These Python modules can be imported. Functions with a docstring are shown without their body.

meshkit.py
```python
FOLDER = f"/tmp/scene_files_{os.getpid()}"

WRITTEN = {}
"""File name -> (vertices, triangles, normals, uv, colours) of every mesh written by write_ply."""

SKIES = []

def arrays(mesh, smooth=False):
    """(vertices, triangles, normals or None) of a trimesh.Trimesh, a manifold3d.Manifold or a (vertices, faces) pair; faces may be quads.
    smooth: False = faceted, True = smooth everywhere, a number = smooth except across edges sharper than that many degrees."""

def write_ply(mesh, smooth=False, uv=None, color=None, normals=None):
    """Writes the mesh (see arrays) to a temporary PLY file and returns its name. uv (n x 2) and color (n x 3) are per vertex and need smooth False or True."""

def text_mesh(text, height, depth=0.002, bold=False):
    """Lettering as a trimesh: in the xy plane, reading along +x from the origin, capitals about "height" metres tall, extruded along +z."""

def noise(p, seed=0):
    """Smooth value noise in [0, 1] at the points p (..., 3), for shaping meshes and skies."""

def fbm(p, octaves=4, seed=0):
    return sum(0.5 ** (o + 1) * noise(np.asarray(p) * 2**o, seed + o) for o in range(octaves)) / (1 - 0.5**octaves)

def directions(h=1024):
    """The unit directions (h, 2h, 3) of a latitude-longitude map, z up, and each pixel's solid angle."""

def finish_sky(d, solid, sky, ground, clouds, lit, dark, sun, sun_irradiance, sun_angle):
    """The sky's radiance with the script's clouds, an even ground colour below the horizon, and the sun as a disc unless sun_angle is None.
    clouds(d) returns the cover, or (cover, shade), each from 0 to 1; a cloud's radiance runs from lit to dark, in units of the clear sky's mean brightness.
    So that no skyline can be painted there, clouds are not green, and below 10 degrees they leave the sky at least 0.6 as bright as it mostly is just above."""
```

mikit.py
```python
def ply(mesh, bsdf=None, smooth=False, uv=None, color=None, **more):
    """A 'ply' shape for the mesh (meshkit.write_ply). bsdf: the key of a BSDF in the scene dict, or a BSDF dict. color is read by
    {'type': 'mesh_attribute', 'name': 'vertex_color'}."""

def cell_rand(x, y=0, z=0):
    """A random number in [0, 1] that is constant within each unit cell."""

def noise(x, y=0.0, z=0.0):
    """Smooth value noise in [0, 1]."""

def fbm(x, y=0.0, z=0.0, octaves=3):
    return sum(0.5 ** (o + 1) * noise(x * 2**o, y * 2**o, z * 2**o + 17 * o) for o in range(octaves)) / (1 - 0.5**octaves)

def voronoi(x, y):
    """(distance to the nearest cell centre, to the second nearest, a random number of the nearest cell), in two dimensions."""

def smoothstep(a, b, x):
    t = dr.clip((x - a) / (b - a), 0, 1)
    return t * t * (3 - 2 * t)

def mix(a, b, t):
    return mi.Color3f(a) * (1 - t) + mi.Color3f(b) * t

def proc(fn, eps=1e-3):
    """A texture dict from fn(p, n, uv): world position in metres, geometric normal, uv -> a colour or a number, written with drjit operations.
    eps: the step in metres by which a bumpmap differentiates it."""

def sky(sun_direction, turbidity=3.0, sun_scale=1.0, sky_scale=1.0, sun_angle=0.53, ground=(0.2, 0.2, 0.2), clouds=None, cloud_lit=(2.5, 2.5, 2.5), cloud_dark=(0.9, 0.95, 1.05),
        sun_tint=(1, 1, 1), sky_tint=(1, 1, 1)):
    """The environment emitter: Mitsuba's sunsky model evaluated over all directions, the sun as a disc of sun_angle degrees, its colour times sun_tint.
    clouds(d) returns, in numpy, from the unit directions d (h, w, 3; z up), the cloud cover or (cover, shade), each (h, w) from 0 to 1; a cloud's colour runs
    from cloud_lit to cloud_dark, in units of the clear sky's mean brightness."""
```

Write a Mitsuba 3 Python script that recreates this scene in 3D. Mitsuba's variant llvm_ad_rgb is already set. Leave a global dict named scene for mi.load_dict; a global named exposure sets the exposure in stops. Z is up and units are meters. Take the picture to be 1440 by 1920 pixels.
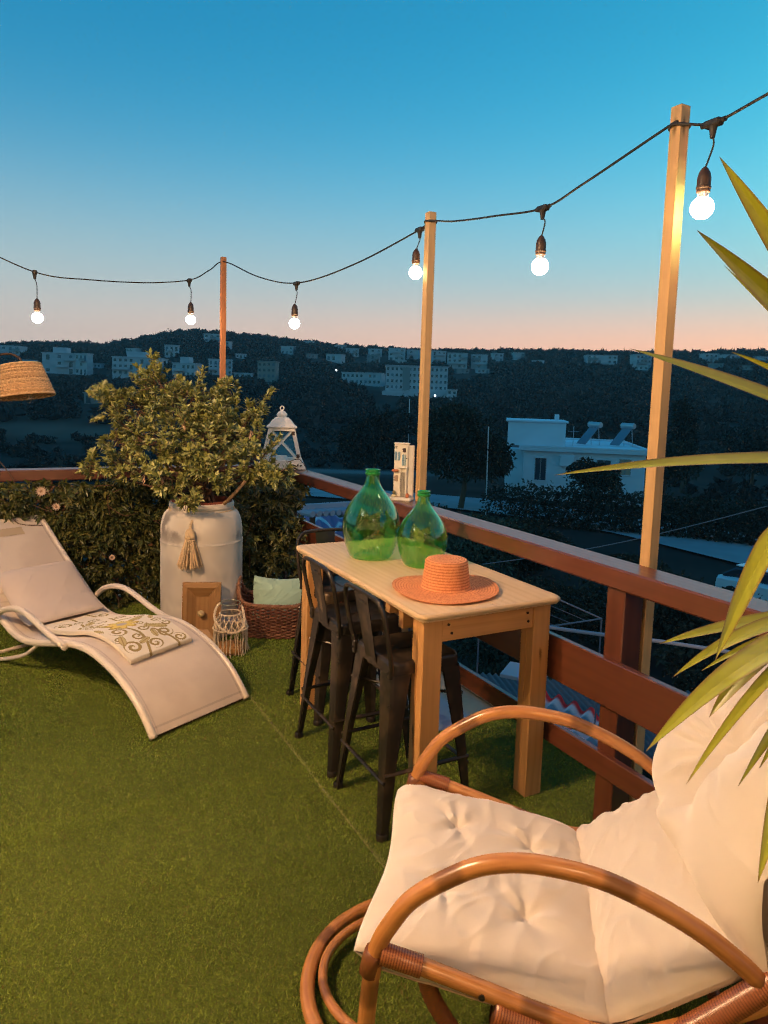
import math, random
import numpy as np
import drjit as dr
import mitsuba as mi
import trimesh
import mikit
from meshkit import noise as vnoise, fbm as vfbm

# ------------------------------------------------------------------ camera, sky, exposure
T = mi.ScalarTransform4f
FOCAL, CY, HORIZON, ROLL, EYE, YAW = 1320.0, 880.0, 742.0, 0.031, 1.65, math.radians(28.3)
_p = math.atan((CY - HORIZON) * math.cos(ROLL) / FOCAL)
AHEAD = np.array([math.sin(YAW), math.cos(YAW), 0.0])
ACROSS = np.array([math.cos(YAW), -math.sin(YAW), 0.0])
FWD = AHEAD * math.cos(_p) + np.array([0, 0, -math.sin(_p)])
_up = np.cross(ACROSS, FWD)
RIGHT = ACROSS * math.cos(ROLL) + _up * math.sin(ROLL)
UP = _up * math.cos(ROLL) - ACROSS * math.sin(ROLL)
ORIGIN = np.array([0.0, 0.0, EYE])

def eye_ray(u, v):
    return FWD * FOCAL + RIGHT * (u - 720) - UP * (v - CY)
def pix(u, v, depth):            # the point at that depth ahead (used to find distances in the landscape)
    return ORIGIN + eye_ray(u, v) / FOCAL * depth
def land(right, ahead, z):       # metres to the right of and ahead of the terrace's viewpoint
    p = ACROSS * right + AHEAD * ahead
    return np.array([p[0], p[1], z])

scene, labels = {}, {}
scene['camera'] = {'type': 'perspective', 'fov': 2 * math.degrees(math.atan(720 / FOCAL)), 'fov_axis': 'x', 'near_clip': 0.05, 'far_clip': 3000.0,
                   'principal_point_offset_y': (960 - CY) / 1920,
                   'to_world': T().look_at(origin=ORIGIN.tolist(), target=(ORIGIN + FWD).tolist(), up=UP.tolist())}
exposure = 0.0
SUN_AZ, SUN_EL = YAW + math.radians(48), math.radians(9)
SUN = [math.sin(SUN_AZ) * math.cos(SUN_EL), math.cos(SUN_AZ) * math.cos(SUN_EL), math.sin(SUN_EL)]

def dusk_veil(d):
    """Thin high haze that thickens to the horizon and is warm on the side where the sun has set."""
    el = np.degrees(np.arcsin(np.clip(d[..., 2], -1, 1)))
    side = (d[..., 0] * SUN[0] + d[..., 1] * SUN[1]) / np.maximum(np.hypot(d[..., 0], d[..., 1]), 1e-6)
    glow = np.clip(side * 0.5 + 0.5, 0, 1) ** 4
    west = np.clip((side + 0.55) / 0.65, 0, 1); west = west * west * (3 - 2 * west)
    cover = 0.98 / (1 + np.exp((el - 11.6) / 3.2)) * (0.30 + 0.70 * west)
    shade = 1 / (1 + np.exp(-(el - 6.0) / 1.5))
    return cover, np.clip(shade + (1 - shade) * 0.9 * (1 - glow), 0, 1)
scene['sky'] = mikit.sky(SUN, turbidity=2, sun_scale=0.0, sky_scale=1.2, clouds=dusk_veil, ground=(0.05, 0.05, 0.05), sky_tint=(0.50, 5.3, 7.3),
                         cloud_lit=(7.6, 2.8, 1.15), cloud_dark=(2.35, 2.5, 2.42))

# ------------------------------------------------------------------ mesh helpers
class G:
    """Vertices, triangles, uv (u runs along the grain) and colours, gathered piece by piece."""
    def __init__(s):
        s.v, s.f, s.uv, s.c, s.n = [], [], [], [], 0
    def add(s, v, f, uv=None, c=None, M=None):
        v = np.asarray(v, float); f = np.asarray(f, int)
        if f.shape[1] == 4:
            f = np.vstack([f[:, [0, 1, 2]], f[:, [0, 2, 3]]])
        if M is not None:
            M = np.asarray(M); v = v @ M[:3, :3].T + M[:3, 3]
        s.v.append(v); s.f.append(f + s.n); s.n += len(v)
        s.uv.append(np.zeros((len(v), 2)) if uv is None else np.asarray(uv, float))
        s.c.append(np.tile(np.ones(3) if c is None else np.asarray(c, float), (len(v), 1)) if c is None or np.ndim(c) == 1 else np.asarray(c, float))
        return s
    def mesh(s):
        return np.vstack(s.v), np.vstack(s.f), np.vstack(s.uv), np.vstack(s.c)
    def join(s, o, M=None):
        v, f, uv, c = o.mesh(); return s.add(v, f, uv, c, M)

def rotm(axis, deg):
    return trimesh.transformations.rotation_matrix(math.radians(deg), axis)
def trans(x, y, z):
    M = np.eye(4); M[:3, 3] = (x, y, z); return M
def frame(o, x, y, z):
    M = np.eye(4); M[:3, 0], M[:3, 1], M[:3, 2], M[:3, 3] = x, y, z, o; return M
rng = np.random.default_rng(7)

def box(lo, hi, b=0.004, grain=None, M=None, g=None, c=None):
    """A box with chamfered edges; grain = axis along which u runs."""
    g = g or G(); lo, hi = np.asarray(lo, float), np.asarray(hi, float)
    b = min(b, 0.45 * (hi - lo).min())
    grain = int(np.argmax(hi - lo)) if grain is None else grain
    vs, fs, idx = [], [], {}
    for sx in (0, 1):
        for sy in (0, 1):
            for sz in (0, 1):
                s = np.array([sx, sy, sz]); corner = np.where(s, hi, lo); inn = np.where(s, -b, b)
                for a in range(3):       # the vertex that lies on the face of axis a
                    q = corner + inn; q[a] = corner[a]; idx[(sx, sy, sz, a)] = len(vs); vs.append(q)
    S = lambda a, val, p, q: tuple(int(x) for x in [val if k == a else (p if k == (a + 1) % 3 else q) for k in range(3)])
    def quad(ids, nrm):
        p = np.array([vs[i] for i in ids]); n = np.cross(p[1] - p[0], p[2] - p[0])
        fs.append(ids if n @ nrm > 0 else ids[::-1])
    for a in range(3):
        for val in (0, 1):
            n = np.zeros(3); n[a] = 2 * val - 1
            quad([idx[S(a, val, p, q) + (a,)] for p, q in ((0, 0), (1, 0), (1, 1), (0, 1))], n)
    for a in range(3):                   # edges running along axis a
        e, h = (a + 1) % 3, (a + 2) % 3
        for p in (0, 1):
            for q in (0, 1):
                n = np.zeros(3); n[e], n[h] = 2 * p - 1, 2 * q - 1
                k0, k1 = S(a, 0, p, q), S(a, 1, p, q)
                quad([idx[k0 + (e,)], idx[k1 + (e,)], idx[k1 + (h,)], idx[k0 + (h,)]], n)
    fs = [[f[0], f[1], f[2]] for f in fs] + [[f[0], f[2], f[3]] for f in fs]
    for sx in (0, 1):
        for sy in (0, 1):
            for sz in (0, 1):
                t = [idx[(sx, sy, sz, a)] for a in range(3)]; p = np.array([vs[i] for i in t]); n = np.cross(p[1] - p[0], p[2] - p[0])
                fs.append(t if n @ (np.array([sx, sy, sz]) - .5) > 0 else t[::-1])
    vs = np.array(vs); o = [k for k in range(3) if k != grain]; r = rng.uniform(0, 50, 2)
    uv = np.stack([vs[:, grain] + r[0], vs[:, o[0]] + 0.8 * vs[:, o[1]] + r[1]], 1)
    return g.add(vs, fs, uv, c, M)

def smooth_path(pts, n=8, closed=False):
    """Catmull-Rom through the points."""
    P = np.asarray(pts, float); k = len(P); out = []
    idx = range(k) if closed else range(k - 1)
    for i in idx:
        p0, p1, p2, p3 = (P[(i + j) % k] if closed else P[min(max(i + j, 0), k - 1)] for j in (-1, 0, 1, 2))
        for t in np.linspace(0, 1, n, endpoint=False):
            out.append(0.5 * (2 * p1 + (p2 - p0) * t + (2 * p0 - 5 * p1 + 4 * p2 - p3) * t * t + (3 * p1 - p0 - 3 * p2 + p3) * t ** 3))
    if not closed:
        out.append(P[-1])
    return np.array(out)

def tube(pts, r, sides=8, closed=False, caps=True, g=None, c=None, flat=1.0, M=None):
    g = g or G(); P = np.asarray(pts, float); n = len(P)
    t = np.roll(P, -1, 0) - np.roll(P, 1, 0) if closed else np.gradient(P, axis=0)
    t /= np.linalg.norm(t, axis=1, keepdims=True) + 1e-12
    a = np.cross(t[0], [0, 0, 1.0] if abs(t[0][2]) < .9 else [1.0, 0, 0]); A = []
    for k in range(n):
        a = a - t[k] * (a @ t[k]); a /= np.linalg.norm(a) + 1e-12; A.append(a)
    A = np.array(A); B = np.cross(t, A)
    ang = np.arange(sides) * 2 * np.pi / sides; r = np.broadcast_to(r, (n,))
    v = P[:, None] + r[:, None, None] * (np.cos(ang)[None, :, None] * A[:, None] + flat * np.sin(ang)[None, :, None] * B[:, None])
    L = np.concatenate([[0], np.cumsum(np.linalg.norm(np.diff(P, axis=0), axis=1))])
    uv = np.stack([np.repeat(L, sides), np.tile(ang / (2 * np.pi), n)], 1)
    m = n if closed else n - 1
    i, j = np.meshgrid(np.arange(m), np.arange(sides), indexing='ij'); i2 = (i + 1) % n; j2 = (j + 1) % sides
    q = np.stack([i * sides + j, i * sides + j2, i2 * sides + j2, i2 * sides + j], -1).reshape(-1, 4)
    f = np.vstack([q[:, [0, 1, 2]], q[:, [0, 2, 3]]]); v = v.reshape(-1, 3)
    if caps and not closed:
        v = np.vstack([v, P[0], P[-1]]); uv = np.vstack([uv, [0, 0], [L[-1], 0]]); k = n * sides
        jj = np.arange(sides); b = (n - 1) * sides
        f = np.vstack([f, np.stack([jj * 0 + k, (jj + 1) % sides, jj], 1), np.stack([jj * 0 + k + 1, b + jj, b + (jj + 1) % sides], 1)])
    return g.add(v, f, uv, c, M)

def lathe(profile, n=32, g=None, c=None, M=None, wob=None):
    """(radius, z) points turned round the z axis."""
    g = g or G(); p = np.asarray(profile, float); ang = np.arange(n) * 2 * np.pi / n; k = len(p)
    r = p[:, 0][:, None] * np.ones((1, n)) * (1 + (wob(p[:, 1][:, None], ang[None]) if wob else 0))
    v = np.stack([r * np.cos(ang), r * np.sin(ang), np.broadcast_to(p[:, 1][:, None], r.shape)], -1).reshape(-1, 3)
    i, j = np.meshgrid(np.arange(k - 1), np.arange(n), indexing='ij'); j2 = (j + 1) % n
    q = np.stack([i * n + j, i * n + j2, (i + 1) * n + j2, (i + 1) * n + j], -1).reshape(-1, 4)
    uv = np.stack([np.tile(ang / (2 * np.pi), k), np.repeat(p[:, 1], n)], 1)
    return g.add(v, q, uv, c, M)

def grid_sheet(P, g=None, c=None, uv=None, M=None, closed_u=False):
    """P (rows, columns, 3) as a sheet."""
    g = g or G(); a, b = P.shape[:2]; bb = b if closed_u else b - 1
    i, j = np.meshgrid(np.arange(a - 1), np.arange(bb), indexing='ij'); j2 = (j + 1) % b
    q = np.stack([i * b + j, i * b + j2, (i + 1) * b + j2, (i + 1) * b + j], -1).reshape(-1, 4)
    if uv is None:
        U, V = np.meshgrid(np.linspace(0, 1, b), np.linspace(0, 1, a)); uv = np.stack([U, V], -1)
    return g.add(P.reshape(-1, 3), q, uv.reshape(-1, 2), None if c is None else (c if np.ndim(c) == 1 else c.reshape(-1, 3)), M)

def leaves(base, d, side, L, W, col, fold=0.25, droop=0.0, g=None):
    """Many leaves at once, each a pointed blade of four triangles: base, direction, side vector, length, width, colour."""
    g = g or G(); base, d, side = (np.asarray(x, float) for x in (base, d, side)); n = len(base)
    L, W = np.broadcast_to(L, (n,))[:, None], np.broadcast_to(W, (n,))[:, None]
    d = d / (np.linalg.norm(d, axis=1, keepdims=True) + 1e-9)
    side = side - d * (side * d).sum(1, keepdims=True); side /= np.linalg.norm(side, axis=1, keepdims=True) + 1e-9
    up = np.cross(side, d); down = np.array([0, 0, -1.0]) * droop * L
    mid = base + d * L * 0.55 + down * 0.3
    v = np.stack([base, mid + side * W / 2 + up * W * fold, mid, mid - side * W / 2 + up * W * fold, base + d * L + down], 1)
    f = np.array([[0, 1, 2], [0, 2, 3], [1, 4, 2], [2, 4, 3]])
    F = (np.arange(n)[:, None, None] * 5 + f[None]).reshape(-1, 3)
    c = np.repeat(np.broadcast_to(col, (n, 3)), 5, 0)
    return g.add(v.reshape(-1, 3), F, np.tile([[0, .5], [.5, 0], [.5, .5], [.5, 1], [1, .5]], (n, 1)), c)

# ------------------------------------------------------------------ entries
def numbered(name):
    if name not in scene and name not in labels and not any(k.startswith(name + '__') for k in scene):
        return name
    k = 1
    while True:
        t = f'{name}_{k:03d}'
        if t not in scene and t not in labels and not any(x.startswith(t + '__') for x in scene):
            return t
        k += 1
def obj(name, g, mat, parent=None, smooth=False, color=False, uv=True, **more):
    key = numbered((parent + '__' if parent else '') + name)
    v, f, t, c = g.mesh() if isinstance(g, G) else (*g, None, None)
    if smooth not in (True, False):
        uv = color = False
    scene[key] = mikit.ply((v, f), mat, smooth=smooth, uv=t if uv and t is not None else None, color=c if color else None, **more)
    return key
def tag(key, label, cat, group=None, kind=None):
    labels[key] = {'label': label, 'category': cat}
    if group: labels[key]['group'] = group
    if kind: labels[key]['kind'] = kind
    return key
def thing(name, label, cat, group=None):
    return tag(numbered(name), label, cat, group)
def struct(name, g, mat, **k):
    key = obj(name, g, mat, **k); labels[key] = {'kind': 'structure'}; return key
def say(key, label): labels[key] = {'label': label}

# ------------------------------------------------------------------ materials
def rgb(*c): return {'type': 'rgb', 'value': list(c)}
def plain(name, c, rough=0.6, spec=0.4, metallic=0.0, bump=None, two=True, **k):
    b = {'type': 'principled', 'base_color': c if isinstance(c, dict) else rgb(*c), 'roughness': rough, 'specular': spec, 'metallic': metallic, **k}
    if bump: b = {'type': 'bumpmap', 'arbitrary': bump[0], 'scale': bump[1], 'bsdf': b}
    scene[name] = {'type': 'twosided', 'bsdf': b} if two else b
VC = {'type': 'mesh_attribute', 'name': 'vertex_color'}
N, FB, SS, MIX = mikit.noise, mikit.fbm, mikit.smoothstep, mikit.mix

def grain(light, dark, ring=38.0, knots=True, amt=1.0):
    def fn(p, n, uv):
        u, v = uv.x, uv.y
        w = v + 0.020 * N(u * 1.6, v * 7.0) + 0.003 * N(u * 9, v * 40)
        line = 0.5 + 0.5 * dr.sin(w * ring * 6.28 + 7 * N(u * 0.7, v * 5))
        fine = N(u * 10, v * 500)
        t = (0.26 * line * line * N(u * 2.0, v * 16 + 3) * 1.6 + 0.22 * fine) * amt + 0.42 * FB(u * 1.3, v * 6, octaves=3)
        c = MIX(light, dark, dr.clip(t, 0, 1))
        if knots:
            d, _, k = mikit.voronoi(u * 2.2 + 0.3 * N(u * 9, v * 60), v * 12.0)
            c = MIX(c, mi.Color3f(*[x * 0.45 for x in dark]), SS(0.13, 0.03, d) * SS(0.42, 0.46, k))
        return c
    return mikit.proc(fn)
plain('pole_pine', grain((0.62, 0.40, 0.19), (0.46, 0.26, 0.10)), 0.55, 0.3)
plain('table_pine', grain((0.60, 0.325, 0.125), (0.42, 0.195, 0.062), 30), 0.5, 0.35)
plain('red_stain', grain((0.128, 0.037, 0.017), (0.072, 0.019, 0.009), 24, False, .8), 0.30, 0.75, clearcoat=1.0, clearcoat_gloss=0.85)
def turf_col(p, n, uv):
    a = FB(p.x * 3, p.y * 3, octaves=3); b = N(p.x * 160, p.y * 160)
    return MIX((0.045, 0.065, 0.010), (0.085, 0.105, 0.018), dr.clip(0.7 * b + 0.5 * a - 0.1, 0, 1))
plain('turf_base', mikit.proc(turf_col), 0.9, 0.1)
plain('turf_blade', VC, 0.62, 0.25)
def conc(p, n, uv):
    a = FB(p.x * 5, p.y * 5, p.z * 5, octaves=4); b = N(p.x * 60, p.y * 60, p.z * 60)
    c = MIX((0.50, 0.42, 0.30), (0.36, 0.29, 0.20), dr.clip(a * 1.2 + 0.25 * b - 0.2, 0, 1))
    s = SS(0.50, 0.62, FB(p.x * 3.1 + 4, p.y * 3.1, 0.3, octaves=3)) * SS(2.16, 2.08, p.x)
    c = MIX(c, (0.42, 0.44, 0.50), s)
    s2 = SS(0.63, 0.70, FB(p.x * 6.1 + 9, p.y * 6.1, 0.9, octaves=3)) * SS(2.18, 2.0, p.x)
    return MIX(c, (0.20, 0.22, 0.36), s2 * 0.8)
plain('concrete', mikit.proc(conc), 0.85, 0.2)
def patina(p, n, uv):
    a = FB(p.x * 14, p.y * 14, p.z * 9, octaves=4)
    c = MIX((0.022, 0.018, 0.015), (0.050, 0.034, 0.022), SS(0.45, 0.75, a))
    return MIX(c, (0.26, 0.17, 0.09), SS(0.66, 0.85, FB(p.x * 13, p.y * 13, p.z * 5, octaves=3)) * 0.5)
plain('dark_metal', mikit.proc(patina), 0.36, 0.6, 0.35)
plain('steel', (0.45, 0.42, 0.38), 0.35, 0.5, 0.9)
def cotton_c(p, n, uv):
    w = N(p.x * 900, p.y * 900, p.z * 900)
    return MIX((0.68, 0.61, 0.53), (0.60, 0.53, 0.45), 0.6 * FB(p.x * 6, p.y * 6, p.z * 6) + 0.3 * w)
plain('cotton', mikit.proc(cotton_c), 0.9, 0.12, sheen=0.25)
plain('thread', (0.42, 0.31, 0.20), 0.9, 0.1)
def sling_c(p, n, uv):
    m = dr.sin(uv.x * 900) * dr.sin(uv.y * 2400)
    st = FB(p.x * 4 + 2, p.y * 4, p.z * 4, octaves=4)
    c = MIX((0.60, 0.51, 0.43), (0.53, 0.44, 0.37), SS(0.35, 0.7, st))
    c = c * (1 - 0.16 * SS(0.012, 0.004, dr.abs(uv.y - 1.76 + 0.02 * N(uv.x * 6, 3.0))) - 0.12 * SS(0.010, 0.003, dr.abs(uv.y - 1.66 - 0.03 * N(uv.x * 5, 9.0))) - 0.2 * SS(0.008, 0.003, dr.abs(uv.y - 0.035)) - 0.18 * SS(0.006, 0.002, dr.abs(dr.abs(uv.x - 0.29) - 0.262)))
    c = MIX(c, (0.42, 0.36, 0.33), SS(0.62, 0.78, FB(p.x * 2.3, p.y * 2.3, p.z * 2.3 + 5, octaves=3)) * 0.55)
    return c * (0.97 + 0.03 * m)
plain('sling', mikit.proc(sling_c), 0.85, 0.15)
plain('cream_enamel', (0.66, 0.57, 0.47), 0.35, 0.45)
def rattan_c(p, n, uv):
    a = N(uv.x * 3, uv.y * 40) * 0.5 + 0.5 * N(uv.x * 30, uv.y * 9)
    ring = SS(0.93, 0.99, dr.abs(dr.sin(uv.x * 9.0 + 2 * N(uv.x * 0.7, 1.3))))
    c = MIX((0.50, 0.225, 0.068), (0.35, 0.130, 0.036), a)
    return MIX(c, (0.13, 0.05, 0.016), ring * 0.8)
plain('rattan', mikit.proc(rattan_c), 0.25, 0.5, clearcoat=0.8, clearcoat_gloss=0.9)
def wrapped_c(p, n, uv):
    s = dr.abs(dr.sin(uv.x * 520))
    return MIX((0.08, 0.025, 0.01), (0.30, 0.095, 0.032), s)
plain('wrapped_rattan', mikit.proc(wrapped_c), 0.32, 0.5, clearcoat=0.5)
plain('wicker', VC, 0.6, 0.3)
plain('rope', VC, 0.9, 0.1)
def jar_c(p, n, uv):
    a = FB(p.x * 3.2, p.y * 3.2, p.z * 3.2, octaves=4)
    c = MIX((0.70, 0.64, 0.56), (0.56, 0.50, 0.43), SS(0.3, 0.7, a))
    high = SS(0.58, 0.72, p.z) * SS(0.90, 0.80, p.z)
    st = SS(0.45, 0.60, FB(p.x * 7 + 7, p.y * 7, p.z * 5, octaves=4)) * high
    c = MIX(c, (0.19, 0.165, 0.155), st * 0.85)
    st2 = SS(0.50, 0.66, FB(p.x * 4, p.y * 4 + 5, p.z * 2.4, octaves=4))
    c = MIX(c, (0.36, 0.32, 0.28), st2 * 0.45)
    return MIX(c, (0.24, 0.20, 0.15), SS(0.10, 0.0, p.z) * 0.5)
plain('jar_cloth', mikit.proc(jar_c), 0.9, 0.1)
plain('terracotta', (0.26, 0.075, 0.045), 0.8, 0.2)
plain('green_cloth', (0.36, 0.53, 0.43), 0.9, 0.1, sheen=0.3)
plain('grey_cloth', (0.55, 0.46, 0.40), 0.95, 0.1, sheen=0.3)
plain('white_wash', grain((0.84, 0.79, 0.71), (0.74, 0.67, 0.58), 60, False), 0.7, 0.2)
plain('bark', (0.11, 0.062, 0.04), 0.85, 0.15)
scene['leaf'] = {'type': 'twosided', 'bsdf': {'type': 'principled', 'base_color': VC, 'roughness': 0.42, 'specular': 0.45}}
plain('matte_paint', VC, 0.85, 0.15)
plain('black_rubber', (0.018, 0.016, 0.015), 0.5, 0.4)
plain('brown_socket', (0.055, 0.030, 0.018), 0.45, 0.4)
plain('white_plastic', (0.80, 0.78, 0.74), 0.4, 0.4)
scene['clear_glass'] = {'type': 'thindielectric', 'int_ior': 1.5}
_thin = {'type': 'thindielectric', 'int_ior': 1.5, 'specular_transmittance': rgb(0.74, 0.955, 0.62), 'specular_reflectance': rgb(1, 1, 1)}
scene['green_glass'] = {'type': 'blendbsdf', 'weight': mikit.proc(lambda p, n, uv: 0.006 + 0.045 * SS(1.06, 1.20, p.z) + 0.02 * SS(0.89, 0.868, p.z)), 'a': _thin, 'b': {'type': 'principledthin', 'base_color': rgb(0.02, 0.62, 0.20), 'roughness': 0.35, 'diff_trans': 1.2, 'spec_trans': 0.0, 'eta': 1.5}}
scene['frosted'] = {'type': 'twosided', 'bsdf': {'type': 'roughplastic', 'diffuse_reflectance': rgb(0.7, 0.72, 0.7)}}
def straw_c(p, n, uv):
    s = dr.abs(dr.sin(uv.y * 270)); k = N(uv.x * 160, uv.y * 90)
    return MIX((0.40, 0.115, 0.040), (0.70, 0.285, 0.125), dr.clip(1.1 * s * (0.6 + 0.8 * k), 0, 1))
plain('straw', mikit.proc(straw_c), 0.75, 0.2)
plain('window_dark', (0.03, 0.04, 0.055), 0.2, 0.6)
plain('dull_metal', (0.5, 0.52, 0.55), 0.4, 0.5, 0.6)
plain('pole_orange', grain((0.50, 0.20, 0.075), (0.36, 0.12, 0.04), 38), 0.5, 0.35)
plain('table_top', grain((0.70, 0.51, 0.30), (0.52, 0.33, 0.16), 26, False, .8), 0.45, 0.35)
plain('wall_paint', (0.68, 0.60, 0.50), 0.9, 0.1)
plain('green_lip', (0.02, 0.22, 0.05), 0.08, 0.7, spec_trans=0.0)
plain('board_wood', grain((0.36, 0.20, 0.080), (0.22, 0.105, 0.038), 30, False), 0.5, 0.35)
plain('knob_wood', (0.46, 0.33, 0.16), 0.35, 0.5)
plain('rim_glass', (0.20, 0.22, 0.14), 0.12, 0.7)
plain('potpourri', (0.42, 0.21, 0.075), 0.9, 0.1)
plain('label_cloth', (0.45, 0.35, 0.24), 0.9, 0.1)
def floral_c(p, n, uv):
    x, y = uv.x * 0.40, uv.y * 0.92
    cloth, olive, gold, grey = (0.70, 0.62, 0.50), (0.30, 0.22, 0.085), (0.62, 0.46, 0.13), (0.42, 0.37, 0.35)
    c = mi.Color3f(*cloth) * (0.94 + 0.06 * N(x * 700, y * 700))
    for (cx, cy, R, turn, ph) in ((.07, .075, .058, 1, 0.3), (.20, .055, .046, -1, 2.0), (.31, .12, .05, 1, 4.0), (.09, .25, .055, -1, 1.0), (.23, .22, .04, 1, 2.6), (.33, .62, .055, 1, 0.5), (.08, .55, .06, -1, 3.3),
                                  (.24, .74, .05, 1, 5.0), (.07, .80, .055, 1, 1.2), (.35, .84, .045, -1, 0.1), (.36, .28, .035, -1, 2.2), (.15, .155, .04, 1, 3.0), (.035, .165, .035, -1, .4), (.37, .20, .035, 1, 1.4), (.26, .30, .03, -1, .2), (.35, .04, .04, 1, 2.2), (.37, .46, .04, -1, 4.4), (.04, .46, .035, 1, 2.9), (.20, .60, .04, 1, .9), (.15, .78, .035, -1, 2.0)):
        dx, dy = x - cx, y - cy; r = dr.sqrt(dx * dx + dy * dy) + 1e-5; a = dr.atan2(dy, dx) * turn + ph
        s = r / R * 1.55 - a / 6.2832; w = dr.abs(s - dr.round(s))
        c = MIX(c, olive, SS(0.30, 0.20, w) * SS(R, R * 0.86, r) * SS(0.0, 0.012, r))
    for (k, cx, cy, amp, fr, th) in ((0, .13, 0, .05, 9, .011), (1, .27, 0, .045, 8, .010)):
        w = dr.abs(x - cx - amp * dr.sin(y * fr + 1.7 * k)); c = MIX(c, olive, SS(th, th * .5, w) * SS(.30, .38, N(y * 9, k * 7.0)))
    for (cx, cy, L, a0) in ((.30, .40, .07, .5), (.31, .20, .06, 2.4), (.10, .40, .05, 1.9), (.16, .66, .06, .9), (.05, .15, .05, 1.2), (.28, .50, .05, 2.7), (.16, .10, .04, .3), (.25, .14, .04, 1.4), (.12, .31, .045, 2.8), (.27, .24, .035, .9), (.02, .33, .04, 1.6), (.38, .36, .04, 1.1), (.12, .48, .04, .2)):
        dx, dy = x - cx, y - cy; u = dx * math.cos(a0) + dy * math.sin(a0); v = -dx * math.sin(a0) + dy * math.cos(a0)
        e = (u / L) * (u / L) + (v / (L * .42)) * (v / (L * .42)); c = MIX(c, (0.46, 0.36, 0.17), SS(1.0, 0.9, e)); c = MIX(c, olive, SS(.75, .85, e) * SS(1.05, 1.0, e)); c = MIX(c, olive, SS(.004, .002, dr.abs(v)) * SS(1, .9, e))
    dx, dy = x - .185, y - .36; r = dr.sqrt(dx * dx + dy * dy); a = dr.atan2(dy, dx); pr = .055 + .045 * dr.abs(dr.sin(a * 4))
    c = MIX(c, gold, SS(pr, pr * .92, r)); c = MIX(c, (0.40, 0.26, 0.06), SS(pr, pr * .95, r) * SS(pr * .80, pr * .90, r)); c = MIX(c, grey, SS(.036, .030, r + .008 * N(x * 300, y * 300)))
    return c
plain('floral', mikit.proc(floral_c), 0.9, 0.1, sheen=0.2)
plain('rattan_strip', (0.16, 0.055, 0.02), 0.35, 0.5)
plain('yucca_leaf', VC, 0.35, 0.5)
plain('pale_bark', (0.30, 0.19, 0.11), 0.85, 0.15)
plain('bark_slat', (0.16, 0.085, 0.05), 0.85, 0.15)
plain('ground', VC, 0.95, 0.05)
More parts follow.
